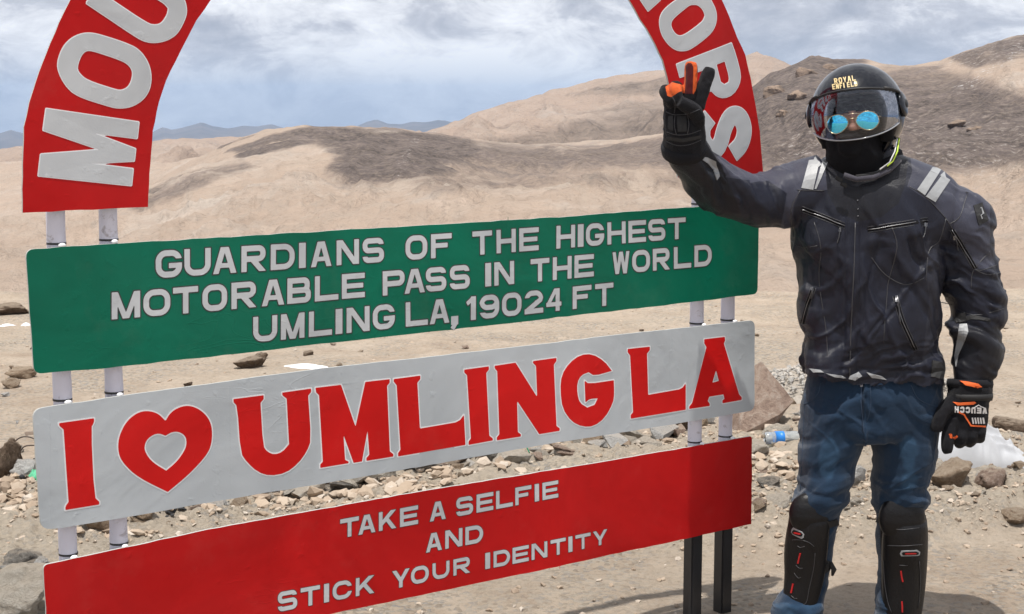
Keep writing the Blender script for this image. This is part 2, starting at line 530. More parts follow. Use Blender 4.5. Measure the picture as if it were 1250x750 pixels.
crestB = [(-560, 235), (-150, 200), (0, 187), (30, 180), (110, 184), (185, 173), (240, 168), (300, 169), (340, 176), (480, 172), (520, 163), (545, 155), (600, 138), (660, 118), (740, 97),
          (790, 91), (830, 86), (870, 78), (900, 70), (918, 65), (945, 76), (975, 92), (1050, 120), (1300, 150), (1800, 160)]
midB = [(-560, 300), (0, 232), (185, 215), (300, 205), (480, 196), (600, 190), (740, 176), (900, 150), (1100, 170), (1800, 200)]
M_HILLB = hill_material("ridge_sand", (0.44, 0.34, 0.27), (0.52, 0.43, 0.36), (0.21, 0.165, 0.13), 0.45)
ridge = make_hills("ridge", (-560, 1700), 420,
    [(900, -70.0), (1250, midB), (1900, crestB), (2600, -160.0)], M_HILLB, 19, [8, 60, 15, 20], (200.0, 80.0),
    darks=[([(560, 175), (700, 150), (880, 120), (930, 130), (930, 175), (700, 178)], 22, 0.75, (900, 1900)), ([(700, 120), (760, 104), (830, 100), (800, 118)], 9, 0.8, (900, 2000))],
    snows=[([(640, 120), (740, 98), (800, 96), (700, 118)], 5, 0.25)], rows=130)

crestC = [(-700, 170), (-200, 160), (-60, 172), (0, 164), (22, 158), (45, 166), (120, 164), (192, 161), (205, 155), (216, 158), (236, 153), (252, 149), (266, 154), (284, 156), (302, 152), (318, 154),
          (335, 151), (352, 157), (380, 154), (410, 157), (436, 154), (450, 148), (462, 145), (476, 151), (492, 152), (505, 148), (520, 149), (536, 146), (560, 150), (640, 152), (900, 160), (1900, 150)]
t = NT("far_rock")
v = t.obj()
n = t.noise(0.0009, 9, 0.7, 0.5, vec=v)
c = t.ramp(n, [(0.35, (0.10, 0.085, 0.075)), (0.6, (0.20, 0.165, 0.14))])
M_FAR = t.bsdf(c, 0.95, None, Specular_IOR_Level=0.05)
far = make_hills("mountains", (-800, 1900), 700, [(2600, -300.0), (9000, [(-800, 196), (1900, 190)]), (12500, crestC), (15000, -600.0)], M_FAR, 33, [8, 70, 46, 60], (1500.0, 700.0), rows=90)
xs = np.linspace(-19000, 19000, 41)
XX, YY = np.meshgrid(xs, np.linspace(-16000, 16000, 41))
plain = grid_obj("valley_floor", XX, YY, XX * 0 - 620.0 , M_FAR)

# the thin air's haze
hz = NT("haze_air")
pv = hz.n("ShaderNodeVolumePrincipled", {"Color": (0.47, 0.68, 1.0), "Density": 6.0e-5, "Anisotropy": 0.0})
hz.t.links.new(pv.outputs[0], hz.out.inputs["Volume"])
bm = bmesh.new()
bmesh.ops.create_cube(bm, size=1)
for v_ in bm.verts:
    v_.co = Vector((v_.co.x * 40000, v_.co.y * 34000, -621.5 + (v_.co.z + 0.5) * 900))
haze = bm_obj("haze", bm, hz.m)
haze["kind"] = "stuff"
# ------------------------------------------------------------------ the sign
SA = at(28, 400, 3.59)
SB = at(928, 400, 4.92)
SD = Vector((SB.x - SA.x, SB.y - SA.y, 0)).normalized()
SN = Vector((SD.y, -SD.x, 0))          # towards the viewer
S_ANG = math.atan2(SD.y, SD.x)
sign = empty("sign_board", (SA.x, SA.y, 0.0), S_ANG)
tag(sign, "tall sign with red lettered arch above green, white and red boards on white posts", "sign")
def st(px, py):
    """picture position -> (along, up) on the face of the sign, metres"""
    x, y = (px - 625) / F, -(py - 375) / F
    d = Vector((x, CP + y * SP, -SP + y * CP))
    k = (SA.x * SN.x + SA.y * SN.y) / (d.x * SN.x + d.y * SN.y)
    p = d * k
    return ((p.x - SA.x) * SD.x + (p.y - SA.y) * SD.y, CAM_H + p.z)
def warp(s, t):
    """slight unevenness of the boards, shared by what is stuck on them (metres, towards the back)"""
    return 0.0022 * math.sin(3.1 * s + 1.3 * t) + 0.0014 * math.sin(7.3 * s - 5.0 * t + 1) + 0.0009 * math.sin(13 * s + 11 * t)

RED = mat_board("red_vinyl", (0.42, 0.004, 0.005), (0.50, 0.007, 0.008), scratch=(0.7, 0.3, 0.28))
GREEN = mat_board("green_vinyl", (0.0, 0.118, 0.068), (0.001, 0.150, 0.088), scratch=(0.2, 0.45, 0.35))
SILVER = mat_board("silver_sheet", (0.44, 0.48, 0.51), (0.50, 0.54, 0.57), coat=0.1, scratch=(0.75, 0.78, 0.8))
LETTER = mat_board("reflective_letter", (0.47, 0.495, 0.52), (0.56, 0.585, 0.605), coat=0.15, scratch=(0.8, 0.8, 0.82))
L_RED = mat_board("red_letter_vinyl", (0.56, 0.006, 0.006), (0.63, 0.009, 0.009))
EDGE_D = mat_simple("dark_cut_edge", (0.03, 0.035, 0.035), 0.6)
EDGE_L = mat_simple("white_cut_edge", (0.74, 0.76, 0.78), 0.5)
EDGE_M = mat_simple("board_rim", (0.42, 0.43, 0.41), 0.55, 0.2)
POST_W = NT("white_post_paint")
_v = POST_W.obj()
_c = POST_W.mix(POST_W.ramp(POST_W.noise(16, 7, 0.7, 0.6, vec=_v), [(0.58, 0.0), (0.68, 1.0)]), (0.66, 0.65, 0.72), (0.30, 0.26, 0.25))
_c = POST_W.mix(POST_W.ramp(POST_W.noise(3, 4, 0.6, vec=_v), [(0.3, 0.0), (0.7, 0.4)]), _c, (0.55, 0.54, 0.66))
POST_W = POST_W.bsdf(_c, 0.8, POST_W.bump(POST_W.noise(60, 5, vec=_v), 0.3, 0.002), Specular_IOR_Level=0.2)
POST_B = mat_simple("black_post_paint", (0.018, 0.018, 0.020), 0.38, 0.25, 50, 0.3)
CORD = mat_simple("white_tie", (0.78, 0.78, 0.80), 0.7, 0.3)

def plate(name, poly, m, parent, d_front=0.0, thick=0.007, step=0.06, mats=None):
    """a board: polygon in (along, up) coordinates, with a slightly uneven front, a rim and a back"""
    pts = [Vector((a, b)) for a, b in poly]
    # resample the outline and fill the inside with a grid, then triangulate
    out = []
    for a, b in zip(pts, pts[1:] + pts[:1]):
        n = max(1, int((b - a).length / step))
        for i in range(n):
            out.append(a.lerp(b, i / n))
    n_out = len(out)
    xs_ = [p.x for p in out]; ys_ = [p.y for p in out]
    P = np.array([(p.x, p.y) for p in out])
    ins = []
    gx = np.arange(min(xs_), max(xs_), step); gy = np.arange(min(ys_), max(ys_), step)
    GX, GY = np.meshgrid(gx + step * .5, gy + step * .5)
    mk = poly_mask(GX.ravel(), GY.ravel(), P, 0.0001)
    dist = poly_mask(GX.ravel(), GY.ravel(), P, step * 0.9)
    for x, y, k, dd in zip(GX.ravel(), GY.ravel(), mk, dist):
        if k > 0.5 and dd > 0.78:
            ins.append(Vector((x, y)))
    edges = [(i, (i + 1) % n_out) for i in range(n_out)]
    vs, es, fs, _, _, _ = geometry.delaunay_2d_cdt(out + ins, edges, [], 1, 1e-5)
    nv = len(vs)
    V, Fc, Mi = [], [], []
    for p in vs:
        V.append((p.x, warp(p.x, p.y) + d_front, p.y))
    for p in vs:
        V.append((p.x, warp(p.x, p.y) + d_front + thick, p.y))
    for f in fs:
        a, b, c_ = [vs[i] for i in f[:3]]
        ar = (b.x - a.x) * (c_.y - a.y) - (b.y - a.y) * (c_.x - a.x)
        f = list(f) if ar > 0 else list(f)[::-1]
        Fc.append(f); Mi.append(0)
        Fc.append([i + nv for i in f[::-1]]); Mi.append(1)
    cnt = {}
    for f in Fc[::2]:
        for a, b in zip(f, f[1:] + f[:1]):
            cnt[(a, b)] = 1
    for (a, b) in list(cnt):
        if (b, a) not in cnt:
            k = len(V)
            V += [V[b], V[a], V[a + nv], V[b + nv]]
            Fc.append([k, k + 1, k + 2, k + 3]); Mi.append(1)
    o = mesh_obj(name, V, Fc, mats or [m, EDGE_M], parent, fmat=Mi)
    for p in o.data.polygons:
        p.use_smooth = Mi[p.index] == 0
    return o
def rounded(poly, r, idx):
    """cut the corners idx of a polygon"""
    out = []
    n = len(poly)
    for i, p in enumerate(poly):
        if i not in idx:
            out.append(p); continue
        a, b, c_ = Vector(poly[i - 1]), Vector(p), Vector(poly[(i + 1) % n])
        u1, u2 = (a - b).normalized(), (c_ - b).normalized()
        for k in range(6):
            t_ = k / 5
            q = (b + u1 * r).lerp(b, t_).lerp(b.lerp(b + u2 * r, t_), t_)
            out.append((q.x, q.y))
    return out
def jag(poly, amp, seed, step=0.035):
    """hand cut edge: small unevenness along the outline"""
    rnd = random.Random(seed)
    out = []
    for a, b in zip(poly, poly[1:] + poly[:1]):
        a, b = Vector(a), Vector(b)
        d = (b - a)
        if d.length < 0.05:
            out.append((a.x, a.y)); continue
        nn = Vector((-d.y, d.x)).normalized()
        n = int(d.length / step) + 1
        for i in range(n):
            q = a.lerp(b, i / n) + (nn * rnd.uniform(-amp, amp) if i else Vector((0, 0)))
            out.append((q.x, q.y))
    return out

ST = lambda L: [st(*p) for p in L]
g_poly = ST([(32, 305), (120, 299), (400, 282), (694, 264.6), (857, 252), (927, 247), (925, 359), (840, 369.5), (600, 397), (486, 409.5), (130, 450), (42, 457)])
w_poly = ST([(40, 500), (160, 482), (392, 450), (670, 419.5), (754, 409), (851, 399), (922, 391), (922, 501), (851, 513.6), (670, 542), (460, 579), (76, 645), (50, 647)])
r_poly = ST([(53, 690), (120, 676), (240, 650), (460, 609), (844, 546), (918.5, 532.6), (917.5, 640), (849, 655.5), (460, 738), (60, 823)])
green_b = plate("green_board", jag(rounded(g_poly, 0.02, {0, 6, 11}), 0.0012, 1), GREEN, sign)
white_b = plate("white_board", jag(rounded(w_poly, 0.025, {0, 6, 7, 12}), 0.0008, 2), SILVER, sign)
red_b = plate("red_board", jag(rounded(r_poly, 0.012, {0, 5, 9}), 0.0010, 3), RED, sign)

oL = ST([(28, 260), (27.5, 230), (28, 200), (29.3, 155), (36, 125), (44, 100), (57, 65), (72, 28)])
oR = ST([(890.8, 20.8), (900.4, 46.4), (910, 67.2), (916.4, 96), (920.4, 120), (927, 160), (931, 208), (931.3, 213)])
iL = ST([(181, 253), (182.5, 225), (184, 200), (186.7, 160), (194, 125), (202.7, 98.7), (226.7, 50.7), (240, 25)])
iR = ST([(782, 24), (790, 35.2), (801, 55), (810, 73.6), (817, 100.8), (822, 130), (826, 180), (828, 217)])
def arc(c0, R, p0, p1, n):
    a0 = math.atan2(p0[1] - c0[1], p0[0] - c0[0]); a1 = math.atan2(p1[1] - c0[1], p1[0] - c0[0])
    return [(c0[0] + R * math.cos(a0 + (a1 - a0) * i / n), c0[1] + R * math.sin(a0 + (a1 - a0) * i / n)) for i in range(1, n)]
a_poly = oL + arc((1.195, 1.347), 1.199, oL[-1], oR[0], 26) + oR + iR[::-1] + arc((1.188, 1.396), 0.874, iR[0], iL[-1], 24) + iL[::-1]
arch_b = plate("arch_board", jag(a_poly, 0.0010, 4), RED, sign, d_front=0.0)

for par, lst in ((green_b, [(620, 265, 395), (695, 268, 384)]), (white_b, [(61, 500, 640), (281, 470, 607), (756, 411, 523), (817, 404, 515)]), (red_b, [(681, 575, 694), (900, 538, 642)])):
    for x_, ya, yb in lst:
        V, Fc = [], []
        P0, P1 = Vector(st(x_, ya)), Vector(st(x_ + 1.5, yb))
        for k in range(13):
            q = P0.lerp(P1, k / 12)
            w_ = warp(q.x, q.y)
            V += [(q.x - .0012, w_ - .0001, q.y), (q.x, w_ - .0003, q.y), (q.x + .0006, w_ - .0001, q.y)]
        for k in range(12):
            for j in (0, 1): Fc.append((3 * k + j, 3 * k + j + 1, 3 * k + j + 4, 3 * k + j + 3))
        mesh_obj("sheet_seam", V, Fc, par.data.materials[0], par)
# posts (behind the boards), white above, black below the lowest board
def post(s, top, black_to, seed):
    r = 0.0225
    bm = bmesh.new()
    rnd = random.Random(seed)
    zs = [black_to]
    while zs[-1] < top:
        zs.append(min(top, zs[-1] + 0.035))
    N_ = 20
    rings = []
    for z in zs:
        rr = r * (1 + rnd.uniform(-0.02, 0.02))
        rings.append([bm.verts.new((s + rr * math.cos(2 * math.pi * k / N_) + 0.001 * math.sin(z * 9), 0.042 + rr * math.sin(2 * math.pi * k / N_), z)) for k in range(N_)])
    for a, b in zip(rings, rings[1:]):
        for k in range(N_):
            bm.faces.new((a[k], a[(k + 1) % N_], b[(k + 1) % N_], b[k]))
    bm.faces.new(rings[-1]); bm.faces.new(rings[0][::-1])
    o = bm_obj("post", bm, POST_W, sign, smooth=True)
    o["label"] = "white painted tube post"
    bm = bmesh.new()
    bmesh.ops.create_cube(bm, size=1)
    for v_ in bm.verts:
        v_.co = Vector((s + v_.co.x * 0.046, 0.042 + v_.co.y * 0.046, (black_to + 0.003 - 0.30) / 2 - 0.0015 + v_.co.z * (black_to + 0.30)))
    bmesh.ops.bevel(bm, geom=bm.edges[:], offset=0.004, segments=2, affect="EDGES")
    b = bm_obj("leg", bm, POST_B, sign)
    b["label"] = "black square lower leg"
    return o
for i, (s_, top) in enumerate(((0.101, 1.62), (0.2315, 1.72), (2.151, 1.70), (2.283, 1.58))):
    p_ = post(s_, top, 0.33, i)
    for z in ((1.334, 0.948, 0.556), (1.337, 0.953, 0.563), (1.361, 0.978, 0.590), (1.364, 0.979, 0.593))[i]:
        # the white tie and dark tape that hold each board's top edge
        bm = bmesh.new()
        bmesh.ops.create_icosphere(bm, subdivisions=2, radius=0.009)
        for v_ in bm.verts:
            v_.co = Vector((v_.co.x * 1.05, v_.co.y * 0.8, v_.co.z * 0.62))
            v_.co *= 1 + 0.15 * math.sin(v_.co.x * 400 + i) * math.cos(v_.co.z * 300)
        t0 = z + 0.001
        k_ = bm_obj("tie", bm, CORD, p_, True)
        k_.location = (s_ + 0.004, 0.010, t0)
        bm = bmesh.new()
        bmesh.ops.create_cone(bm, cap_ends=True, segments=20, radius1=0.0238, radius2=0.0238, depth=0.005)
        k_ = bm_obj("tape_band", bm, POST_B, p_)
        k_.location = (s_, 0.042, z + 0.004)

# ---------------- letters
def contours(fn, x0, x1, y0, y1, n, iso):
    """marching squares: loops where fn(X, Y) == iso, fn < iso inside"""
    h = max(x1 - x0, y1 - y0) / n
    nx, ny = int((x1 - x0) / h) + 4, int((y1 - y0) / h) + 4
    gx = x0 - 1.5 * h + h * np.arange(nx); gy = y0 - 1.5 * h + h * np.arange(ny)
    GX, GY = np.meshgrid(gx, gy, indexing="ij")
    D = fn(GX, GY) - iso
    D[np.abs(D) < 1e-9] = 1e-9
    I = D < 0
    segs = {}
    pt = {}
    def vp(i, j, k, l):
        key = (i, j, k, l)
        if key not in pt:
            a, b = D[i, j], D[k, l]
            t_ = a / (a - b)
            pt[key] = (gx[i] + (gx[k] - gx[i]) * t_, gy[j] + (gy[l] - gy[j]) * t_)
        return key
    code = I[:-1, :-1] * 1 + I[1:, :-1] * 2 + I[1:, 1:] * 4 + I[:-1, 1:] * 8
    for i, j in zip(*np.nonzero((code > 0) & (code < 15))):
        c_ = int(code[i, j])
        e0 = lambda: vp(i, j, i + 1, j)
        e1 = lambda: vp(i + 1, j, i + 1, j + 1)
        e2 = lambda: vp(i, j + 1, i + 1, j + 1)
        e3 = lambda: vp(i, j, i, j + 1)
        T = {1: [(e0, e3)], 2: [(e1, e0)], 3: [(e1, e3)], 4: [(e2, e1)], 5: [(e0, e3), (e2, e1)], 6: [(e2, e0)], 7: [(e2, e3)], 8: [(e3, e2)],
             9: [(e0, e2)], 10: [(e1, e0), (e3, e2)], 11: [(e1, e2)], 12: [(e3, e1)], 13: [(e0, e1)], 14: [(e3, e0)]}[c_]
        for a, b in T:
            segs[a()] = b()
    loops = []
    while segs:
        k0 = next(iter(segs))
        L, k = [], k0
        while k in segs:
            L.append(pt[k]); k = segs.pop(k)
        if len(L) > 5:
            loops.append(simplify(L, h * 0.06))
    return loops
def simplify(L, tol):
    P = [Vector(p) for p in L]
    def rec(a, b):
        if b <= a + 1: return []
        d = P[b] - P[a]; n = d.length
        best, bi = 0, -1
        for i in range(a + 1, b):
            q = P[i] - P[a]
            e = abs(d.x * q.y - d.y * q.x) / n if n > 1e-9 else q.length
            if e > best: best, bi = e, i
        return rec(a, bi) + [bi] + rec(bi, b) if best > tol else []
    far_ = max(range(len(P)), key=lambda i: (P[i] - P[0]).length)
    ids = [0] + rec(0, far_) + [far_] + rec(far_, len(P) - 1)
    return [L[i] for i in ids]

def letter_mesh(fn, box, mapf, border, d0, d1, n=46):
    """two stacked layers: the cut edge (border wide) and the letter itself; mapf maps glyph space to (along, up)"""
    V, Fc, Mi = [], [], []
    for iso, d, mi in ((border, d0, 0), (0.0, d1, 1)):
        if iso == 0.0 and mi == 0: continue
        loops = contours(fn, *box, n, iso)
        if not loops: continue
        flat = [p for L in loops for p in L]
        ed, k = [], 0
        for L in loops:
            ed += [(k + i, k + (i + 1) % len(L)) for i in range(len(L))]
            k += len(L)
        vs_, _, fs_, _, _, _ = geometry.delaunay_2d_cdt([Vector(p) for p in flat], ed, [], 0, 1e-7)
        if len(vs_) != len(flat):
            flat_f = [tuple(v_) for v_ in vs_]
        else:
            flat_f = flat
        cx = np.array([[sum(vs_[i][q] for i in f) / 3 for q in (0, 1)] for f in fs_])
        keep = fn(cx[:, 0], cx[:, 1]) < iso
        tri = [(f, [tuple(vs_[i]) for i in f]) for f, kp in zip(fs_, keep) if kp]
        b = len(V)
        for x, y in [tuple(v_) for v_ in vs_]:
            s_, t_ = mapf(x, y)
            V.append((s_, warp(s_, t_) - d, t_))
        for (a, b_, c_), (p, q, r) in tri:
            ar = (q[0] - p[0]) * (r[1] - p[1]) - (q[1] - p[1]) * (r[0] - p[0])
            Fc.append((b + a, b + b_, b + c_) if ar > 0 else (b + a, b + c_, b + b_)); Mi.append(mi)
        b = len(V)
        for x, y in flat:
            s_, t_ = mapf(x, y)
            V.append((s_, warp(s_, t_) - d, t_))
        # walls
        w0 = len(V)
        for x, y in flat:
            s_, t_ = mapf(x, y)
            V.append((s_, warp(s_, t_) - d + (d1 if mi == 0 else d1 - d0), t_))
        k = 0
        for L in loops:
            n_ = len(L)
            for i in range(n_):
                i2 = (i + 1) % n_
                Fc.append((b + k + i, b + k + i2, w0 + k + i2, w0 + k + i)); Mi.append(mi)
            k += n_
    return V, Fc, Mi

def rbox(X, Y, x0, y0, x1, y1, r):
    cx, cy, hx, hy = (x0 + x1) / 2, (y0 + y1) / 2, (x1 - x0) / 2, (y1 - y0) / 2
    qx, qy = np.abs(X - cx) - hx + r, np.abs(Y - cy) - hy + r
    return np.hypot(np.maximum(qx, 0), np.maximum(qy, 0)) + np.minimum(np.maximum(qx, qy), 0) - r
def seg(X, Y, p, q, h):
    """a bar with square ends"""
    d = np.array(q, float) - p
    L = np.hypot(*d); d = d / L
    a = (X - p[0]) * d[0] + (Y - p[1]) * d[1]
    b = (X - p[0]) * -d[1] + (Y - p[1]) * d[0]
    qx, qy = np.abs(a - L / 2) - L / 2, np.abs(b) - h
    return np.hypot(np.maximum(qx, 0), np.maximum(qy, 0)) + np.minimum(np.maximum(qx, qy), 0)
mn, mx_ = np.minimum, np.maximum
def glyph(ch, a, w):
    """distance function of a letter a wide and 1 high with strokes w wide"""
    h = w / 2
    R = 0.40 * a
    box = lambda X, Y, x0, y0, x1, y1: rbox(X, Y, x0, y0, x1, y1, 0.0)
    def ring(X, Y, x0, y0, x1, y1, r):
        d = rbox(X, Y, x0, y0, x1, y1, r)
        inn = rbox(X, Y, x0 + w, y0 + w, x1 - w, y1 - w, max(r - w, 0.05 * a + 0.02))
        return mx_(d, -inn)
    clip = lambda d, X, Y: mx_(d, mx_(mx_(-Y, Y - 1), mx_(-X - 0.02, X - a - 0.02)))
    def f(X, Y):
        B = lambda *q: box(X, Y, *q)
        S = lambda p, q, hh=h: seg(X, Y, p, q, hh)
        if ch == "I": return B(0, 0, a, 1)
        if ch == "L": return mn(B(0, 0, w, 1), B(0, 0, a, w))
        if ch == "E": return mn(mn(B(0, 0, w, 1), B(0, 0, a, w)), mn(B(0, 1 - w, a, 1), B(0, .5 - h * .9, a * .93, .5 + h * .9)))
        if ch == "F": return mn(B(0, 0, w, 1), mn(B(0, 1 - w, a, 1), B(0, .42 - h * .0, a * .80, .42 + w * .9)))
        if ch == "T": return mn(B(0, 1 - w, a, 1), B(a / 2 - h, 0, a / 2 + h, 1))
        if ch == "H": return mn(mn(B(0, 0, w, 1), B(a - w, 0, a, 1)), B(0, .5 - h * .9, a, .5 + h * .9))
        if ch in "O0": return ring(X, Y, 0, 0, a, 1, R)
        if ch == "U": return mx_(ring(X, Y, 0, 0, a, 2, R), Y - 1)
        if ch == "C": return mx_(ring(X, Y, 0, 0, a, 1, R), -B(a * .5, .36, a + 1, .66))
        if ch == "G":
            d = mx_(ring(X, Y, 0, 0, a, 1, R), -B(a * .5, .50, a + 1, .68))
            return mn(d, mx_(B(a * .50, .34, a, .34 + w * .85), -10 + 0 * X))
        if ch == "D": return mn(B(0, 0, w, 1), mx_(ring(X, Y, -a, 0, a, 1, R * 1.1), -X))
        if ch == "P": return mn(B(0, 0, w, 1), mx_(ring(X, Y, -a, .36, a, 1, .28), -X))
        if ch == "R":
            d = mn(B(0, 0, w, 1), mx_(ring(X, Y, -a, .38, a * .97, 1, .28), -X))
            return clip(mn(d, S((a * .42, .50), (a - h * .9, -0.06))), X, Y)
        if ch == "B":
            d = mn(mx_(ring(X, Y, -a, 0, a, .5 + h, .25), -X), mx_(ring(X, Y, -a, .5 - h, a * .95, 1, .25), -X))
            return mn(B(0, 0, w, 1), d)
        if ch == "A":
            d = mn(S((h * .85, -.1), (a / 2 - h * .15, 1.1)), S((a - h * .85, -.1), (a / 2 + h * .15, 1.1)))
            d = mn(d, B(a * .25, .22, a * .75, .22 + w * .8))
            return clip(d, X, Y)
        if ch == "N":
            return clip(mn(mn(B(0, 0, w, 1), B(a - w, 0, a, 1)), S((h * .9, 1.05), (a - h * .9, -.05))), X, Y)
        if ch == "M":
            d = mn(B(0, 0, w, 1), B(a - w, 0, a, 1))
            return clip(mn(d, mn(S((h * 1.0, 1.05), (a / 2, -.05), h * .9), S((a - h, 1.05), (a / 2, -.05), h * .9))), X, Y)
        if ch == "V": return clip(mn(S((h * .9, 1.06), (a / 2, -.06)), S((a - h * .9, 1.06), (a / 2, -.06))), X, Y)
        if ch == "W":
            q = h * .82
            d = mn(S((q, 1.05), (a * .27, -.05), q), S((a - q, 1.05), (a * .73, -.05), q))
            return clip(mn(d, mn(S((a * .5, 1.05), (a * .27, -.05), q), S((a * .5, 1.05), (a * .73, -.05), q))), X, Y)
        if ch == "K":
            d = mn(S((w * .6, .33), (a - h * .8, 1.08)), S((a * .42, .62), (a - h * .7, -.08)))
            return clip(mn(B(0, 0, w, 1), d), X, Y)
        if ch == "Y":
            d = mn(S((h * .8, 1.06), (a / 2, .38)), S((a - h * .8, 1.06), (a / 2, .38)))
            return clip(mn(d, B(a / 2 - h, 0, a / 2 + h, .45)), X, Y)
        if ch == "S":
            t_ = mx_(ring(X, Y, 0, .5 - h, a * .98, 1, .27), -B(a * .5, .30, a + 1, .74))
            b_ = mx_(ring(X, Y, 0, 0, a, .5 + h, .27), -B(-1, .26, a * .5, .70))
            return mn(t_, b_)
        if ch == "1": return clip(mn(B(a - w * 1.15, 0, a, 1), S((0, .70), (a - h * .6, .98), h * .8)), X, Y)
        if ch == "9":
            t_ = ring(X, Y, 0, .36, a, 1, R)
            b_ = mx_(ring(X, Y, 0, 0, a, 1, R), -B(-1, .26, a * .55, .80))
            return mn(t_, b_)
        if ch == "2":
            t_ = mx_(ring(X, Y, 0, .34, a, 1, R), -B(-1, .1, a * .55, .70))
            t_ = mx_(t_, -B(-1, .1, a + 1, .52))
            return clip(mn(mn(t_, B(0, 0, a, w)), S((h * .9, w * .55), (a - h * 1.0, .60))), X, Y)
        if ch == "4":
            return clip(mn(mn(B(a * .62, 0, a * .62 + w, 1), B(0, .22, a, .22 + w * .85)), S((h * .6, .26), (a * .66, 1.0), h * .8)), X, Y)
        if ch == ",":
            return mn(B(0, .30, a * .9, .95), S((a * .62, .45), (a * .15, -.02), a * .26))
        raise ValueError(ch)
    return f

def lettering(parent, text, top, bot, m, edge, w=0.215, border=0.045):
    """text: [(char, px_left, px_right)], top and bot: [(px, py)...] cap line and base line"""
    for ch, xl, xr in text:
        q = [st(xl, curve(bot, xl)), st(xr, curve(bot, xr)), st(xl, curve(top, xl)), st(xr, curve(top, xr))]
        q = [Vector(p) for p in q]
        if ch == ",":
            pass
        H_ = ((q[2] - q[0]).length + (q[3] - q[1]).length) / 2
        W_ = ((q[1] - q[0]).length + (q[3] - q[2]).length) / 2
        a = W_ / H_
        def mapf(x, y, q=q, a=a):
            u_, v_ = x / a, y
            p = (q[0] * (1 - u_) + q[1] * u_) * (1 - v_) + (q[2] * (1 - u_) + q[3] * u_) * v_
            return p.x, p.y
        V, Fc, Mi = letter_mesh(glyph(ch, a, w), (-.09, a + .09, -.09, 1.09), mapf, border, 0.0004, 0.0007, 44)
        mesh_obj("letter", V, Fc, [edge, m], parent, fmat=Mi)

def T(s, xs_):
    return [(c_, a, b) for c_, (a, b) in zip(s, xs_)]
L1 = T("GUARDIANSOFTHEHIGHEST", [(190, 222), (225, 257), (259.4, 288.6), (294.4, 324.4), (330, 359), (364.4, 372.6), (378.6, 404.4), (410.6, 438), (442.6, 468.6), (494.8, 521), (525.6, 550.6), (576, 600), (605.6, 629.2), (633.6, 657.4), (679.2, 702), (705.4, 712.4), (715.4, 737.8), (742, 764.4), (768, 789.4), (792.4, 812.8), (816, 837.2)])
lettering(green_b, L1, [(190, 306.5), (241, 303.6), (368, 296.6), (538, 285.5), (690, 275.3), (838, 265.6)], [(190, 340), (241, 336.4), (368, 327.3), (529, 315.3), (690, 303), (838, 291.3)], LETTER, EDGE_D)
L2 = T("MOTORABLEPASSINTHEWORLD", [(136.6, 171), (175, 207.6), (211, 241.6), (246.8, 277), (282.4, 313), (319, 347), (350.5, 379), (384, 412.6), (417, 445), (467, 493.6), (493.2, 518.4), (519.4, 544), (548.4, 572.4), (591.4, 598.6), (602.6, 627), (647.6, 670.6), (675, 698), (701.6, 725.2), (748, 769), (772.3, 794), (797.6, 818.4), (823.2, 844), (848, 868.6)])
lettering(green_b, L2, [(136, 357.4), (171, 355), (226, 350.5), (287, 345.2), (350, 340.2), (390, 337.3), (430, 334), (475, 331), (595, 321.2), (686, 313.6), (758, 307.6), (858, 299.4), (870, 298.4)],
          [(136, 390.4), (168, 387.6), (228, 382.6), (287, 377.3), (333, 373), (387, 368), (430, 363.8), (475, 360.6), (595, 349.6), (686, 341.2), (758, 334.4), (856, 325.6), (870, 324.3)], LETTER, EDGE_D)
L3 = T("UMLINGLA,19024FT", [(309, 338.4), (343, 371.6), (377, 405), (409.4, 417.6), (422.8, 450.6), (454.6, 481.4), (494.8, 521.6), (523.6, 548), (550, 559.5), (569, 580), (584.4, 608.4), (612, 636), (640, 663), (667, 685.6), (699.6, 722.4), (727, 749)])
t3 = [(309, 387.4), (335, 385), (375, 381), (383, 380.6), (413, 377.4), (430, 375.6), (500, 369), (535, 365.6), (575, 362), (680, 352.4), (708, 349.4), (749, 345.2)]
b3 = [(309, 418), (345, 415), (383, 411), (413, 407.8), (430, 406), (500, 398.4), (535, 395), (575, 390.8), (680, 379.8), (708, 376.8), (749, 372.6)]
lettering(green_b, [x for x in L3 if x[0] != ","], t3, b3, LETTER, EDGE_D)
lettering(green_b, [("," , 550, 559.5)], [(550, 385.5), (560, 384.6)], [(550, 401.5), (560, 400.5)], LETTER, EDGE_D)
R1 = T("TAKEASELFIE", [(414.7, 437.3), (436.6, 457.7), (461.9, 483.2), (487.9, 510), (524.3, 544.2), (556.8, 577.1), (581.4, 601.7), (605.1, 625.4), (628.5, 648.1), (652.3, 657.5), (661.8, 681)])
lettering(red_b, R1, [(414, 634.4), (426, 632.2), (465, 625.1), (498, 619), (534, 612.5), (591, 602.4), (638, 594), (671, 588.2), (681, 586.4)],
          [(414, 657), (424, 655.2), (447, 651.2), (472, 646.3), (498, 641.6), (534, 635.3), (591, 624.2), (631, 616.6), (671, 608.8), (681, 607)], LETTER, EDGE_D, border=0.03)
R2 = T("AND", [(519.6, 539.5), (543.5, 564.3), (568, 589.4)])
lettering(red_b, R2, [(519, 652.6), (529, 651), (555, 646.2), (590, 640)], [(519, 675.0), (529, 673), (555, 668.2), (590, 661.7)], LETTER, EDGE_D, border=0.03)
R3 = T("STICKYOURIDENTITY", [(339.2, 362.6), (367, 390.5), (395.5, 401.6), (406, 429.4), (434.2, 456.7), (478.4, 499.5), (501.4, 523.1), (527.8, 548.5), (553.4, 573.8), (592.1, 597.9), (602.2, 622), (625, 644.5), (648, 667), (671, 689.7), (693, 697.9), (701.7, 720.4), (723.5, 740.8)])
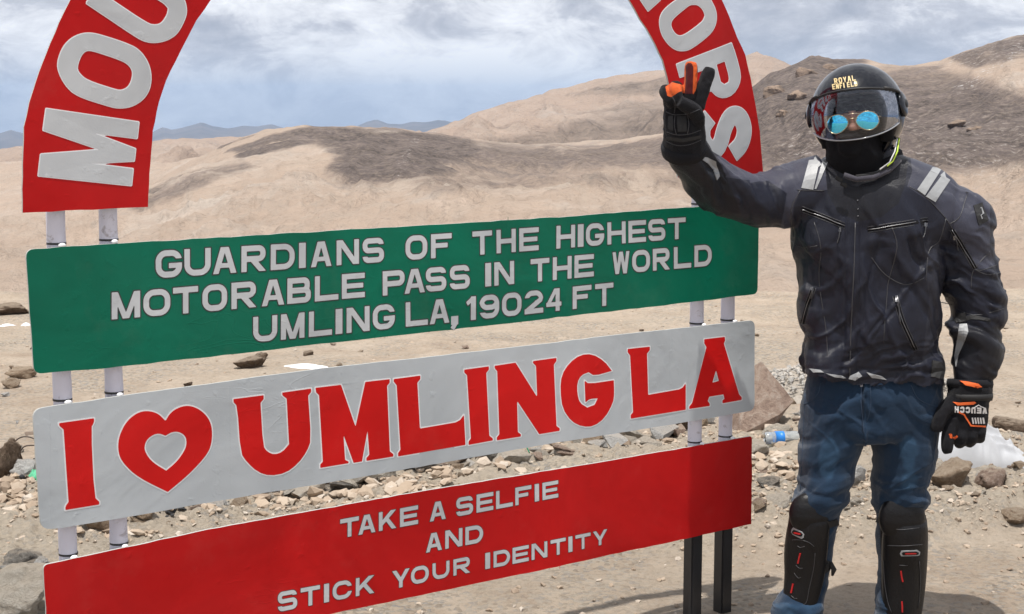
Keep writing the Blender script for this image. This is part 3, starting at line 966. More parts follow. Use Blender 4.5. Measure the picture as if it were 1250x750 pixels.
lettering(red_b, R3, [(339, 723.6), (378, 716.6), (398, 713), (438, 705.5), (485, 696.3), (535, 687), (560, 682.2), (595, 675), (635, 667), (665, 660.8), (695, 655), (711, 652), (741, 646)],
          [(339, 747.4), (380, 739), (401, 734.9), (436, 727.8), (456, 723.8), (490, 716.9), (538, 706.2), (557, 702.3), (595, 694.4), (635, 686.5), (655, 682), (685, 676), (711, 670), (741, 663.6)], LETTER, EDGE_D, border=0.03)

def poly_sdf(loops):
    def f(X, Y):
        sh = X.shape
        x, y = X.ravel(), Y.ravel()
        d2 = np.full(x.shape, 1e18); ins = np.zeros(x.shape, bool)
        for L in loops:
            p = np.array(L, float)
            for a, b in zip(p, np.roll(p, -1, 0)):
                e = b - a
                t_ = np.clip(((x - a[0]) * e[0] + (y - a[1]) * e[1]) / (e @ e), 0, 1)
                d2 = np.minimum(d2, (x - a[0] - t_ * e[0]) ** 2 + (y - a[1] - t_ * e[1]) ** 2)
                with np.errstate(divide="ignore", invalid="ignore"):
                    xi = (b[0] - a[0]) * (y - a[1]) / (b[1] - a[1]) + a[0]
                ins ^= ((a[1] > y) != (b[1] > y)) & (x < xi)
        return (np.sqrt(d2) * np.where(ins, -1, 1)).reshape(sh)
    return f
def chaikin(L, keep=0.0):
    """round only gentle corners: corners sharper than 50 degrees stay"""
    out = []
    n = len(L)
    for i in range(n):
        a, b, c_ = Vector(L[i - 1]), Vector(L[i]), Vector(L[(i + 1) % n])
        ang = (b - a).angle(c_ - b)
        if ang > math.radians(42):
            out.append((b.x, b.y))
        else:
            p, q = b.lerp(a, .25), b.lerp(c_, .25)
            out += [(p.x, p.y), (q.x, q.y)]
    return out
def cutout(parent, loops, origin, scale, m, edge, border=0.0035, smooth=2, name="letter", n=90, dd=0.0):
    LL = []
    for L in loops:
        L = [st(origin[0] + x / scale, origin[1] + y / scale) for x, y in L]
        for _ in range(smooth): L = chaikin(L)
        LL.append(L)
    X = [p[0] for L in LL for p in L]; Y_ = [p[1] for L in LL for p in L]
    V, Fc, Mi = letter_mesh(poly_sdf(LL), (min(X) - .008, max(X) + .008, min(Y_) - .008, max(Y_) + .008), lambda x, y: (x, y), border, 0.0004 + dd * .3, 0.0007 + dd * .3, n)
    return mesh_obj(name, V, Fc, [edge, m], parent, fmat=Mi)
o4, s4 = (60, 470), 4.414
cutout(white_b, [[(53, 207), (242, 180), (242, 203), (225, 230), (243, 605), (270, 630), (270, 645), (88, 675), (88, 655), (105, 632), (78, 240), (55, 222)]], o4, s4, L_RED, EDGE_L, smooth=1)
cutout(white_b, [[(628, 195), (590, 155), (530, 138), (470, 152), (410, 205), (372, 290), (372, 370), (400, 425), (480, 500), (640, 578), (760, 480), (860, 370), (880, 300), (878, 220), (850, 165), (800, 125), (745, 110), (690, 125), (650, 155)],
                 [(628, 275), (600, 263), (570, 265), (530, 290), (512, 330), (520, 370), (560, 420), (632, 463), (690, 415), (735, 350), (743, 310), (735, 275), (700, 252), (660, 255)]], o4, s4, L_RED, EDGE_L, name="heart")
o5, s5 = (270, 440), 4.686
cutout(white_b, [[(70, 222), (243, 200), (243, 222), (225, 243), (240, 490), (265, 525), (305, 540), (350, 525), (388, 480), (375, 220), (350, 200), (350, 185), (515, 162), (515, 182), (498, 203), (514, 455), (490, 520), (440, 590), (370, 645), (280, 662), (210, 640), (150, 585), (112, 530), (92, 262), (70, 240)]], o5, s5, L_RED, EDGE_L, smooth=1)
cutout(white_b, [[(540, 158), (685, 140), (767, 380), (822, 123), (960, 107), (960, 127), (945, 145), (962, 520), (982, 535), (982, 550), (828, 575), (828, 558), (845, 540), (835, 400), (803, 578), (755, 586), (698, 425), (707, 570), (727, 578), (727, 588), (565, 615), (565, 595), (580, 580), (560, 200), (540, 180)]], o5, s5, L_RED, EDGE_L, smooth=0)
o6 = (470, 420)
cutout(white_b, [[(45, 200), (197, 180), (197, 200), (180, 220), (195, 483), (400, 448), (425, 435), (448, 405), (457, 577), (72, 643), (72, 622), (85, 605), (62, 235), (45, 215)]], o6, s5, L_RED, EDGE_L, smooth=0)
cutout(white_b, [[(450, 147), (592, 128), (592, 147), (577, 165), (595, 525), (615, 540), (615, 552), (475, 577), (475, 557), (488, 540), (466, 178), (450, 163)]], o6, s5, L_RED, EDGE_L, smooth=0)
cutout(white_b, [[(625, 125), (745, 107), (870, 305), (862, 125), (845, 110), (845, 98), (980, 80), (980, 98), (965, 118), (980, 470), (998, 482), (998, 497), (882, 517), (755, 325), (760, 505), (777, 517), (777, 530), (638, 552), (638, 535), (653, 517), (640, 155), (625, 140)]], o6, s5, L_RED, EDGE_L, smooth=0)
o7, s7 = (670, 390), 4.41
cutout(white_b, [[(340, 278), (300, 225), (235, 187), (170, 192), (110, 235), (68, 300), (60, 380), (72, 480), (120, 550), (180, 578), (240, 575), (300, 530), (345, 450), (352, 400), (350, 328), (215, 348), (192, 330), (195, 448), (218, 428), (262, 425), (245, 460), (205, 475), (165, 450), (152, 400), (152, 340), (175, 300), (215, 285), (245, 305)]], o7, s7, L_RED, EDGE_L, smooth=1)
cutout(white_b, [[(425, 160), (543, 147), (543, 165), (528, 185), (535, 407), (700, 378), (720, 368), (737, 345), (738, 487), (440, 535), (440, 515), (453, 500), (438, 195), (425, 178)]], o7, s7, L_RED, EDGE_L, smooth=0)
cutout(white_b, [[(838, 108), (950, 95), (952, 115), (945, 130), (1028, 405), (1042, 420), (1042, 435), (937, 453), (937, 437), (948, 430), (943, 405), (865, 417), (857, 440), (868, 455), (868, 467), (757, 483), (757, 470), (772, 452), (850, 150), (838, 130)],
                 [(902, 275), (918, 332), (882, 342)]], o7, s7, L_RED, EDGE_L, smooth=0)
AR = dict(m=LETTER, edge=EDGE_L, border=0.0026)
cutout(arch_b, [[(183, 65), (747, 147), (737, 245), (462, 210), (728, 310), (720, 383), (437, 398), (713, 432), (703, 533), (135, 473), (150, 343), (518, 315), (165, 195)]], (20, 120), 5, smooth=0, dd=.001, **AR)
cutout(arch_b, [[(440, 203), (510, 215), (700, 278), (760, 320), (805, 390), (822, 470), (810, 550), (770, 610), (700, 652), (620, 660), (560, 645), (370, 585), (300, 520), (255, 430), (255, 370), (285, 290), (330, 240), (385, 212)],
                [(430, 305), (470, 308), (640, 365), (690, 395), (715, 440), (705, 500), (680, 540), (640, 557), (600, 550), (430, 495), (380, 450), (365, 415), (385, 350), (405, 320)]], (20, 0), 5, dd=.001, **AR)
cutout(arch_b, [[(425, 20), (730, 225), (790, 255), (860, 260), (930, 240), (985, 200), (1030, 110), (1038, 60), (1025, 0), (990, -50), (937, -85), (632, -290), (570, -195), (870, 0), (905, 20), (930, 50), (925, 90), (890, 145), (850, 158), (800, 150), (575, 0), (487, -62)]], (20, 0), 5, smooth=2, dd=.001, **AR)
cutout(arch_b, [[(258, 85), (200, 0), (615, -375), (673, -290)]], (750, 0), 6.25, smooth=0, dd=.001, **AR)
cutout(arch_b, [[(480, -5), (400, 55), (355, 110), (343, 180), (365, 270), (420, 345), (480, 385), (540, 388), (590, 370), (710, 280), (760, 220), (780, 150), (775, 80), (735, 0), (700, -50), (640, -75), (580, -70)],
                [(600, 32), (640, 35), (680, 75), (693, 120), (680, 160), (640, 195), (560, 255), (510, 280), (470, 270), (435, 220), (428, 180), (445, 140), (540, 60), (570, 38)]], (750, 0), 6.25, dd=.001, **AR)
cutout(arch_b, [[(478, 492), (893, 330), (925, 420), (963, 570), (950, 650), (905, 720), (840, 748), (785, 735), (742, 690), (560, 800), (535, 705), (720, 600), (690, 530), (505, 590)],
                [(775, 490), (845, 462), (880, 590), (875, 630), (840, 650), (810, 630)]], (750, 0), 6.25, smooth=1, dd=.001, **AR)
def s_letter():
    pts = [st(790 + x / 3.261, 60 + y / 3.261) for x, y in [(248, 275), (222, 312), (224, 372), (262, 412), (294, 380), (306, 320), (332, 264), (370, 266), (390, 320), (376, 380), (345, 412)]]
    P = [Vector(p) for p in pts]
    for _ in range(3):
        Q = [P[0]]
        for a, b in zip(P, P[1:]):
            Q += [a.lerp(b, .25), a.lerp(b, .75)]
        P = Q + [P[-1]]
    hw = 0.0285
    def f(X, Y):
        d = np.full(X.shape, 1e9)
        for a, b in zip(P, P[1:]):
            e = b - a
            t_ = np.clip(((X - a.x) * e.x + (Y - a.y) * e.y) / e.length_squared, 0, 1)
            d = np.minimum(d, np.hypot(X - a.x - t_ * e.x, Y - a.y - t_ * e.y))
        d = d - hw
        for a, b in ((P[0], P[1]), (P[-1], P[-2])):     # square ends
            n_ = (a - b).normalized()
            near = np.hypot(X - a.x, Y - a.y) < 0.034
            d = np.where(near, np.maximum(d, (X - a.x) * n_.x + (Y - a.y) * n_.y - 0.004), d)
        return d
    X = [p.x for p in P]; Y_ = [p.y for p in P]
    V, Fc, Mi = letter_mesh(f, (min(X) - .04, max(X) + .04, min(Y_) - .04, max(Y_) + .04), lambda x, y: (x, y), 0.0026, .0007, .0010, 80)
    mesh_obj("letter", V, Fc, [EDGE_L, LETTER], arch_b, fmat=Mi)
s_letter()
# ------------------------------------------------------------------ the rider
YP = 4.70
K = 1 / 388.0                    # metres per picture unit at the rider
person = empty("person", (at(1050, 770, YP).x, YP, 0.0))
tag(person, "person in black helmet, mirrored sunglasses and dark riding jacket raising two fingers beside the sign", "person")

def fabric(name, col, col2, weave=900, rough=0.75, sheen=0.25, bump=0.35, dirt=0.10, spec=0.16, mask=None, mcol=None):
    t = NT(name)
    v = t.obj()
    n = t.noise(6, 6, 0.65, 0.4, vec=v)
    f = t.noise(weave * 0.5, 3, 0.7, vec=v)
    m_ = t.noise(70, 5, 0.65, vec=v)
    c = t.mix(n, col, col2)
    if mask:
        for a, cc in mask:
            c = t.mix(t.ramp(t.attr(a), [(0.45, 0.0), (0.55, 1.0)]), c, cc)
    c = t.mix(t.math("MULTIPLY", f, 0.35), c, tuple(x * 1.5 for x in col2))
    c = t.mix(t.ramp(m_, [(0.55, 0.0), (0.8, dirt * 0.25)]), c, (0.30, 0.25, 0.20))
    wv = t.n("ShaderNodeTexWave", {"Vector": t.mapping(v, (1, 1, 1), (0.3, 0.5, 0.8)), "Scale": weave * 0.35, "Distortion": 0.4}).outputs["Fac"]
    cr_ = t.noise(22, 3, 0.5, 1.5, vec=v)
    cr_ = t.ramp(cr_, [(0.44, 0.0), (0.5, 1.0), (0.56, 0.0)])
    h = t.math("ADD", t.math("MULTIPLY", f, 0.5), t.math("ADD", t.math("MULTIPLY", wv, 0.4), t.math("ADD", t.math("MULTIPLY", cr_, 0.35), t.math("MULTIPLY", m_, 0.5))))
    return t.bsdf(c, rough, t.bump(h, bump, 0.0018), Sheen_Weight=sheen, Sheen_Roughness=0.5, Specular_IOR_Level=spec)
M_JACKET = fabric("jacket_nylon", (0.0055, 0.0064, 0.0125), (0.011, 0.0125, 0.024), 1100, 0.42, 0.02, 0.4, 0.03, 0.32, mask=[("yoke", (0.048, 0.050, 0.072)), ("side", (0.022, 0.023, 0.033)), ("black", (0.006, 0.006, 0.008))])
M_JEANS = fabric("denim", (0.005, 0.015, 0.034), (0.011, 0.031, 0.064), 700, 0.85, 0.2, 0.5, 0.04, mask=[("fade", (0.022, 0.056, 0.105)), ("seam", (0.004, 0.009, 0.02))])
M_BLACKF = fabric("black_knit", (0.004, 0.004, 0.005), (0.007, 0.007, 0.009), 900, 0.9, 0.03, 0.4, 0.03)
M_GLOVE = fabric("glove_fabric", (0.006, 0.006, 0.008), (0.012, 0.012, 0.015), 900, 0.55, 0.03, 0.9, 0.02, mask=[("orange", (0.80, 0.13, 0.025)), ("maroon", (0.11, 0.010, 0.012))])
M_STRIPE = mat_simple("reflective_tape", (0.30, 0.31, 0.32), 0.45, 0.2, 200)
M_ZIP = mat_simple("zip_teeth", (0.05, 0.05, 0.055), 0.35, 0.3, 300, 0.3)
M_METAL = mat_simple("zip_metal", (0.22, 0.22, 0.23), 0.4, 0.0, Metallic=1.0)
M_WEB = mat_simple("black_webbing", (0.012, 0.012, 0.013), 0.7, 0.4, 400, 0.2)
M_PLAS = mat_simple("black_guard_plastic", (0.006, 0.006, 0.007), 0.40, 0.35, 120, 0.25, Specular_IOR_Level=0.3)
M_RUB = mat_simple("boot_leather", (0.018, 0.016, 0.015), 0.5, 0.4, 90, 0.3)
M_REDA = mat_simple("red_accent", (0.45, 0.01, 0.012), 0.4)
M_ORG = mat_simple("orange_print", (0.85, 0.15, 0.03), 0.6)
M_WHT = mat_simple("white_print", (0.78, 0.78, 0.78), 0.5)
M_YEL = mat_simple("yellow_green_piping", (0.55, 0.75, 0.08), 0.5)
M_GOLD = mat_simple("gold_print", (0.62, 0.48, 0.24), 0.6, 0)
M_SKIN = mat_simple("skin", (0.50, 0.25, 0.17), 0.5, 0.2, 300, Subsurface_Weight=0.1, Subsurface_Radius=(0.01, 0.004, 0.002))
M_HELM = mat_simple("helmet_gloss_black", (0.004, 0.005, 0.009), 0.3, 0.0, Coat_Weight=0.85, Coat_Roughness=0.02, Specular_IOR_Level=0.05)
M_TRIM = mat_simple("helmet_rubber_trim", (0.015, 0.015, 0.016), 0.5, 0.1)
t = NT("visor_tint")
tr = t.n("ShaderNodeBsdfTransparent", {"Color": (0.95, 0.96, 0.98)})
gl = t.n("ShaderNodeBsdfGlossy", {"Color": (0.9, 0.93, 1.0), "Roughness": 0.04})
fr = t.n("ShaderNodeLayerWeight", {"Blend": 0.32}).outputs["Fresnel"]
fr = t.math("ADD", t.math("MULTIPLY", fr, 0.45), 0.015, True)
ms = t.n("ShaderNodeMixShader", {0: fr})
t.t.links.new(tr.outputs[0], ms.inputs[1]); t.t.links.new(gl.outputs[0], ms.inputs[2])
t.t.links.new(ms.outputs[0], t.out.inputs[0])
M_VISOR = t.m
t = NT("blue_mirror_lens")
v = t.n("ShaderNodeTexCoord").outputs["Object"]
M_LENS = t.bsdf((0.05, 0.70, 1.0), 0.05, None, Metallic=1.0, Coat_Weight=1.0, Coat_Roughness=0.02)
M_FRAME = mat_simple("gold_wire", (0.62, 0.50, 0.30), 0.25, 0.0, Metallic=1.0)

def limb(V, Fc, path, n=22, power=2.0, caps=True, flat=False):
    """closed tube; path: (px, py, d, rx, ry) with rx, ry in picture units, d metres behind YP"""
    P = [at(a, b, YP + d) for a, b, d, _, _ in path]
    base = len(V)
    ref = None
    for i, (p, q) in enumerate(zip(P, path)):
        tg = (P[min(i + 1, len(P) - 1)] - P[max(i - 1, 0)]).normalized()
        if flat: tg = Vector((0, 0, -1))
        u_ = tg.cross(Vector((0, 1, 0)))
        if u_.length < 0.2: u_ = Vector((1, 0, 0))
        u_.normalize()
        w_ = u_.cross(tg).normalized()
        for k in range(n):
            a = 2 * math.pi * k / n
            ca, sa = math.cos(a), math.sin(a)
            m_ = (abs(ca) ** power + abs(sa) ** power) ** (-1 / power)
            V.append(p + u_ * (ca * m_ * q[3] * K) + w_ * (sa * m_ * q[4] * K))
    for i in range(len(P) - 1):
        for k in range(n):
            a, b = base + i * n + k, base + i * n + (k + 1) % n
            Fc.append((a, b, b + n, a + n))
    if caps:
        Fc.append(tuple(base + k for k in range(n))[::-1])
        Fc.append(tuple(base + (len(P) - 1) * n + k for k in range(n)))
def ball(V, Fc, c, r, nu=16, nv=10, R=None):
    base = len(V)
    for j in range(nv + 1):
        ph = math.pi * j / nv
        for i in range(nu):
            th = 2 * math.pi * i / nu
            p = Vector((r[0] * math.sin(ph) * math.cos(th), r[1] * math.sin(ph) * math.sin(th), r[2] * math.cos(ph)))
            V.append(Vector(c) + (R @ p if R else p))
    for j in range(nv):
        for i in range(nu):
            a = base + j * nu + i; b = base + j * nu + (i + 1) % nu
            Fc.append((a, b, b + nu, a + nu))

def resample(path, k=4):
    """smooth a path (Catmull-Rom)"""
    A = np.array(path, float)
    out = []
    for i in range(len(A) - 1):
        p0, p1, p2, p3 = A[max(i - 1, 0)], A[i], A[i + 1], A[min(i + 2, len(A) - 1)]
        for j in range(k):
            t_ = j / k
            out.append(0.5 * ((2 * p1) + (-p0 + p2) * t_ + (2 * p0 - 5 * p1 + 4 * p2 - p3) * t_ ** 2 + (-p0 + 3 * p1 - 3 * p2 + p3) * t_ ** 3))
    out.append(A[-1])
    return [tuple(x) for x in out]

def fuse(V, Fc, voxel, smooth=3, factor=0.5):
    """one continuous skin round overlapping closed tubes -> (verts array, faces)"""
    me = bpy.data.meshes.new("tmp")
    me.from_pydata([tuple(v_) for v_ in V], [], Fc)
    bm = bmesh.new(); bm.from_mesh(me)
    bmesh.ops.recalc_face_normals(bm, faces=bm.faces[:])
    bm.to_mesh(me); bm.free()
    o = bpy.data.objects.new("tmp", me); C.objects.link(o)
    m_ = o.modifiers.new("r", "REMESH"); m_.mode = "VOXEL"; m_.voxel_size = voxel
    s_ = o.modifiers.new("s", "SMOOTH"); s_.factor = factor; s_.iterations = smooth
    dg = bpy.context.evaluated_depsgraph_get()
    e = o.evaluated_get(dg); m2 = e.to_mesh()
    vv = np.zeros(len(m2.vertices) * 3); m2.vertices.foreach_get("co", vv)
    nn = np.zeros(len(m2.vertices) * 3); m2.vertices.foreach_get("normal", nn)
    ff = [tuple(p.vertices) for p in m2.polygons]
    e.to_mesh_clear()
    bpy.data.objects.remove(o); bpy.data.meshes.remove(me)
    return vv.reshape(-1, 3), nn.reshape(-1, 3), ff
def skin_obj(name, vv, ff, m, parent, attrs=None, drop=None):
    if drop is not None:
        ff = [f for f in ff if not drop[list(f)].all()]
    o = mesh_obj(name, vv, ff, m, None, smooth=True)
    for k, a in (attrs or {}).items():
        q = o.data.attributes.new(k, "FLOAT", "POINT")
        q.data.foreach_set("value", np.asarray(a, float))
    keep_world(o, parent)
    return o
def bvh_of(o):
    return BVHTree.FromPolygons([tuple(v_.co) for v_ in o.data.vertices], [tuple(p.vertices) for p in o.data.polygons])
CAMP = Vector((0, 0, CAM_H))
def hit(bvh, px, py, off=0.0, maxY=None):
    d = (at(px, py, YP) - CAMP).normalized()
    p, n_, _, _ = bvh.ray_cast(CAMP, d)
    if p is None:
        p, n_, _, _ = bvh.find_nearest(at(px, py, YP - 0.1))
    if n_.dot(d) > 0: n_ = -n_
    return p + n_ * off, n_
def decal(name, bvh, loops, m, parent, off=0.002, thick=0.0015, step=6.0, fn=None):
    """a thin piece lying on a surface; loops are outlines in picture positions (even-odd)"""
    pts, ed = [], []
    for L in loops:
        k0 = len(pts)
        for i in range(len(L)):
            a, b = Vector(L[i]), Vector(L[(i + 1) % len(L)])
            n_ = max(1, int((b - a).length / step))
            for j in range(n_): pts.append(a.lerp(b, j / n_))
        ed += [(k0 + i, k0 + (i + 1) % (len(pts) - k0)) for i in range(len(pts) - k0)]
    n0 = len(pts)
    P = np.array([(p.x, p.y) for p in pts])
    sd = fn or poly_sdf(loops)
    gx, gy = np.meshgrid(np.arange(P[:, 0].min(), P[:, 0].max(), step), np.arange(P[:, 1].min(), P[:, 1].max(), step))
    k_ = sd(gx.ravel(), gy.ravel()) < -step * 0.45
    pts += [Vector((x, y)) for x, y in zip(gx.ravel()[k_], gy.ravel()[k_])]
    vs, es, fs, _, _, _ = geometry.delaunay_2d_cdt(pts, ed, [], 0, 1e-6)
    cx = np.array([[sum(vs[i][q] for i in f) / 3 for q in (0, 1)] for f in fs])
    keep = sd(cx[:, 0], cx[:, 1]) < 0
    V, W = [], []
    for p in vs:
        q, n_ = hit(bvh, p[0], p[1], off)
        V.append(q); W.append(q - n_ * (off + 0.0005) )
    nv = len(V)
    Fc, cnt = [], set()
    for f, kp in zip(fs, keep):
        if not kp: continue
        a, b, c_ = f[:3]
        ar = (vs[b][0] - vs[a][0]) * (vs[c_][1] - vs[a][1]) - (vs[b][1] - vs[a][1]) * (vs[c_][0] - vs[a][0])
        f = (a, b, c_) if ar < 0 else (a, c_, b)
        Fc.append(f)
        for e in zip(f, f[1:] + f[:1]): cnt.add(e)
    for a, b in list(cnt):
        if (b, a) not in cnt: Fc.append((b, a, a + nv, b + nv))
    if not Fc: return None
    o = mesh_obj(name, V + W, Fc, m, None)
    keep_child(o, parent)
    return o
def keep_child(o, parent):
    """parent o, in world coordinates, under a thing or a part of a thing"""
    M = Matrix.Identity(4)
    p = parent
    chain = []
    while p is not None:
        chain.append(p); p = p.parent
    for q in reversed(chain):
        M = M @ q.matrix_parent_inverse @ Matrix.LocRotScale(q.location, q.rotation_euler, q.scale)
    o.parent = parent
    o.matrix_parent_inverse = M.inverted()
def line_loop(pts, w):
    """outline of a line of width w through picture positions"""
    P = [Vector(p) for p in pts]
    L, R_ = [], []
    for i, p in enumerate(P):
        tg = (P[min(i + 1, len(P) - 1)] - P[max(i - 1, 0)]).normalized()
        nn = Vector((-tg.y, tg.x)) * (w / 2)
        L.append(tuple(p + nn)); R_.append(tuple(p - nn))
    return L + R_[::-1]
def zl(o_, s_, pts): return [(o_[0] + x / s_, o_[1] + y / s_) for x, y in pts]
def tube_on(name, bvh, pts, r, m, parent, off=0.002, n=8):
    """a cord or seam following a surface along picture positions"""
    Q = resample([(p[0], p[1]) for p in pts], 4)
    P = [hit(bvh, a, b, off)[0] for a, b in Q]
    V, Fc = [], []
    for i, p in enumerate(P):
        tg = (P[min(i + 1, len(P) - 1)] - P[max(i - 1, 0)]).normalized()
        u_ = tg.cross(Vector((0, 1, 0.01))).normalized(); w_ = u_.cross(tg)
        for k in range(n):
            a = 2 * math.pi * k / n
            V.append(p + u_ * math.cos(a) * r + w_ * math.sin(a) * r)
    for i in range(len(P) - 1):
        for k in range(n):
            a, b = i * n + k, i * n + (k + 1) % n
            Fc.append((a, b, b + n, a + n))
    Fc.append(tuple(range(n))[::-1]); Fc.append(tuple((len(P) - 1) * n + k for k in range(n)))
    o = mesh_obj(name, V, Fc, m, None, smooth=True)
    keep_child(o, parent)
    return o

# paths (picture positions, depth, radii)
torso = [(1056, 178, .02, 34, 34), (1057, 190, .015, 44, 38), (1059, 199, .01, 66, 38), (1064, 213, .005, 92, 42), (1068, 232, 0, 101, 50), (1067, 262, 0, 102, 56), (1062, 300, 0, 93, 59), (1061, 340, 0, 87, 60),
         (1062, 380, 0, 83, 59), (1065, 420, 0, 81, 58), (1067, 448, 0, 83, 59), (1068, 468, 0, 81, 58)]
arm_r = [(1126, 262, .005, 30, 36), (1150, 256, .0, 36, 39), (1170, 280, -.005, 41, 41), (1180, 320, -.015, 36, 39), (1188, 352, -.02, 33, 37), (1191, 385, -.03, 31, 35), (1191, 420, -.045, 29, 32), (1189, 446, -.06, 26, 28), (1185, 470, -.07, 22, 23)]
arm_l = [(1005, 232, .0, 44, 42), (975, 238, -.005, 41, 40), (945, 243, -.02, 33.5, 37), (915, 243, -.045, 30.5, 34), (888, 236, -.075, 30, 33), (866, 220, -.12, 29, 31), (850, 202, -.17, 26, 28), (839, 186, -.21, 25, 26), (835, 174, -.24, 24, 24)]
leg_l = [(1021, 500, .0, 44, 50), (1014, 530, .0, 38.5, 46), (1009, 560, -.005, 33.5, 42), (1005, 590, -.012, 30.5, 39), (1001, 610, -.015, 31, 37), (998, 628, -.01, 27, 32), (994, 655, .0, 26, 29), (990, 690, .01, 25, 28), (982, 722, .01, 24, 27), (975, 742, -.005, 30, 34), (972, 756, -.01, 31, 36)]
leg_r = [(1104, 500, .0, 45, 50), (1105, 530, .0, 41, 47), (1103, 560, .0, 37, 44), (1099, 590, .0, 33, 40), (1098, 612, .0, 33, 37), (1098, 632, .0, 28, 32), (1099, 660, .01, 27, 30), (1098, 700, .01, 26, 29), (1095, 730, .01, 26, 28), (1093, 750, .0, 27, 31), (1092, 762, .0, 28, 32)]
pelvis = [(1067, 452, .0, 80, 50), (1066, 475, .0, 84, 53), (1064, 500, .0, 86, 54), (1063, 520, .0, 82, 52), (1062, 532, .0, 70, 44)]

# ---- body under the clothes: one skin
V, Fc = [], []
shrink = lambda path, k: [(a, b, d, rx * k, ry * k) for a, b, d, rx, ry in path]
limb(V, Fc, resample(shrink(torso, .80)), power=2.3, flat=True)
limb(V, Fc, resample(shrink(pelvis, .85)), power=2.3, flat=True)
for p_ in (arm_r, arm_l): limb(V, Fc, resample(shrink(p_, .70)))
for p_ in (leg_l, leg_r): limb(V, Fc, resample(shrink(p_, .78)))
limb(V, Fc, [(1050, 215, .02, 26, 26), (1048, 185, .01, 24, 26), (1047, 170, 0, 24, 28)])
for hx, hy, hd in ((836, 150, -.27), (1184, 505, -.09)):
    ball(V, Fc, at(hx, hy, YP + hd), (.035, .018, .05))
limb(V, Fc, shrink([(835, 174, -.24, 22, 22), (836, 150, -.27, 20, 14)], .8)); limb(V, Fc, shrink([(1185, 470, -.07, 18, 18), (1184, 500, -.09, 18, 10)], .8))
HC = at(1047, 141, YP - 0.01)
HR = (Matrix.Rotation(math.radians(-21), 3, "Z") @ Matrix.Rotation(math.radians(-7), 3, "Y"))
ball(V, Fc, HC + HR @ Vector((0, 0.0, -0.012)), (.082, .100, .120), 24, 16, HR)
# face: brow, cheeks, nose, chin
for c_, r_ in (((0, -.086, .022), (.058, .022, .014)), ((-.036, -.078, -.030), (.024, .022, .024)), ((.036, -.078, -.030), (.024, .022, .024)),
               ((0, -.104, -.012), (.010, .018, .026)), ((0, -.116, -.034), (.016, .018, .013)), ((-.013, -.106, -.037), (.009, .012, .008)), ((.013, -.106, -.037), (.009, .012, .008)),
               ((0, -.086, -.068), (.030, .020, .014)), ((0, -.080, -.100), (.028, .026, .020))):
    ball(V, Fc, HC + HR @ Vector(c_), r_, 14, 10, HR)
for sx in (-1, 1):
    ball(V, Fc, HC + HR @ Vector((sx * .084, .005, -.02)), (.010, .020, .032), 12, 8, HR)
vv, nn, ff = fuse(V, Fc, 0.006, 2)
body = skin_obj("body", vv, ff, M_SKIN, person)

# ---- jacket
V, Fc = [], []
limb(V, Fc, resample(torso, 5), 40, 2.45, flat=True)
limb(V, Fc, resample(arm_r, 4), 28)
limb(V, Fc, resample(arm_l, 4), 28)
vv, nn, ff = fuse(V, Fc, 0.0042, 7)
px, py = project(vv)
is_r = (px > 1150 + 0 * py) | ((py < 300) & (px > 1135))
is_l = px < 968
wr = sstep(1140, 1160, px); wl = sstep(985, 955, px)
# folds: cross folds on the sleeves, long slanting drapes on the chest, bunching at the waist
def folds(Q, seed, sharp=1.6, oct_=3):
    r = fbm(Q, oct_, seed, 0.45)
    return np.abs(r) ** (1 / sharp) * np.sign(r)
warpn = 0.035 * np.stack([fbm(vv * 7, 3, 1), fbm(vv * 7, 3, 2), fbm(vv * 7, 3, 3)], 1)
Q = vv + warpn
rot = lambda A, deg: np.stack([A[:, 0] * math.cos(math.radians(deg)) + A[:, 2] * math.sin(math.radians(deg)), A[:, 1], -A[:, 0] * math.sin(math.radians(deg)) + A[:, 2] * math.cos(math.radians(deg))], 1)
ft = folds(rot(Q, 28) * np.array([11, 6, 3.6]), 5)
ft2 = folds(rot(Q, -38) * np.array([13, 6, 4.5]), 15)
fw = folds(rot(Q, 8) * np.array([4, 5, 22]), 25)
fr_ = folds(rot(Q, -25) * np.array([5, 5, 19]), 35)
fl_ = folds(rot(Q, 30) * np.array([19, 6, 6]), 45)
waist = sstep(400, 455, py)
el = np.exp(-((py - 365) / 45) ** 2) * wr + np.exp(-((px - 872) / 28) ** 2) * wl
d = 2.5 * (1 - wr) * (1 - wl) * (0.0062 * ft * sstep(215, 290, py) + 0.0048 * ft2 * sstep(250, 330, py) * (1 - .5 * waist) + 0.0065 * fw * waist + 0.0015 * ft)
d += 2.0 * wr * (0.0062 + 0.0065 * el) * fr_ + 1.9 * wl * (0.0055 + 0.006 * el) * fl_
def crease(Q_, seed, w=.10): return np.exp(-(vnoise(Q_, seed) / w) ** 2)
d += (1 - wr) * (1 - wl) * 1.5 * sstep(225, 300, py) * (0.0042 * crease(rot(Q, 30) * np.array([9, 5, 2.6]), 301, .10) + 0.0036 * crease(rot(Q, -42) * np.array([11, 6, 3.0]), 302, .09) - 0.003 * crease(rot(Q, -12) * np.array([8, 6, 2.2]), 303, .09)) + 0.0040 * waist * crease(rot(Q, 10) * np.array([4, 5, 14]), 304, .2) * (1 - wr)
d += wr * 0.0080 * crease(rot(Q, -30) * np.array([4, 4, 12]), 305, .13) + wl * 0.0080 * crease(rot(Q, 35) * np.array([12, 5, 5]), 306, .13)
d += 0.0009 * fbm(Q * 24, 3, 55) * (0.4 + sstep(230, 300, py))
# pocket bellows on the right chest, hem belt
d += 0.004 * poly_mask(px, py, zl((940, 170), 2.42, [(285, 275), (465, 240), (455, 420), (380, 435), (300, 350)]), 5)
d += -0.004 * np.exp(-((py - (452 + 0.04 * (px - 1060))) / 3.0) ** 2) * (1 - wr) * (1 - wl)
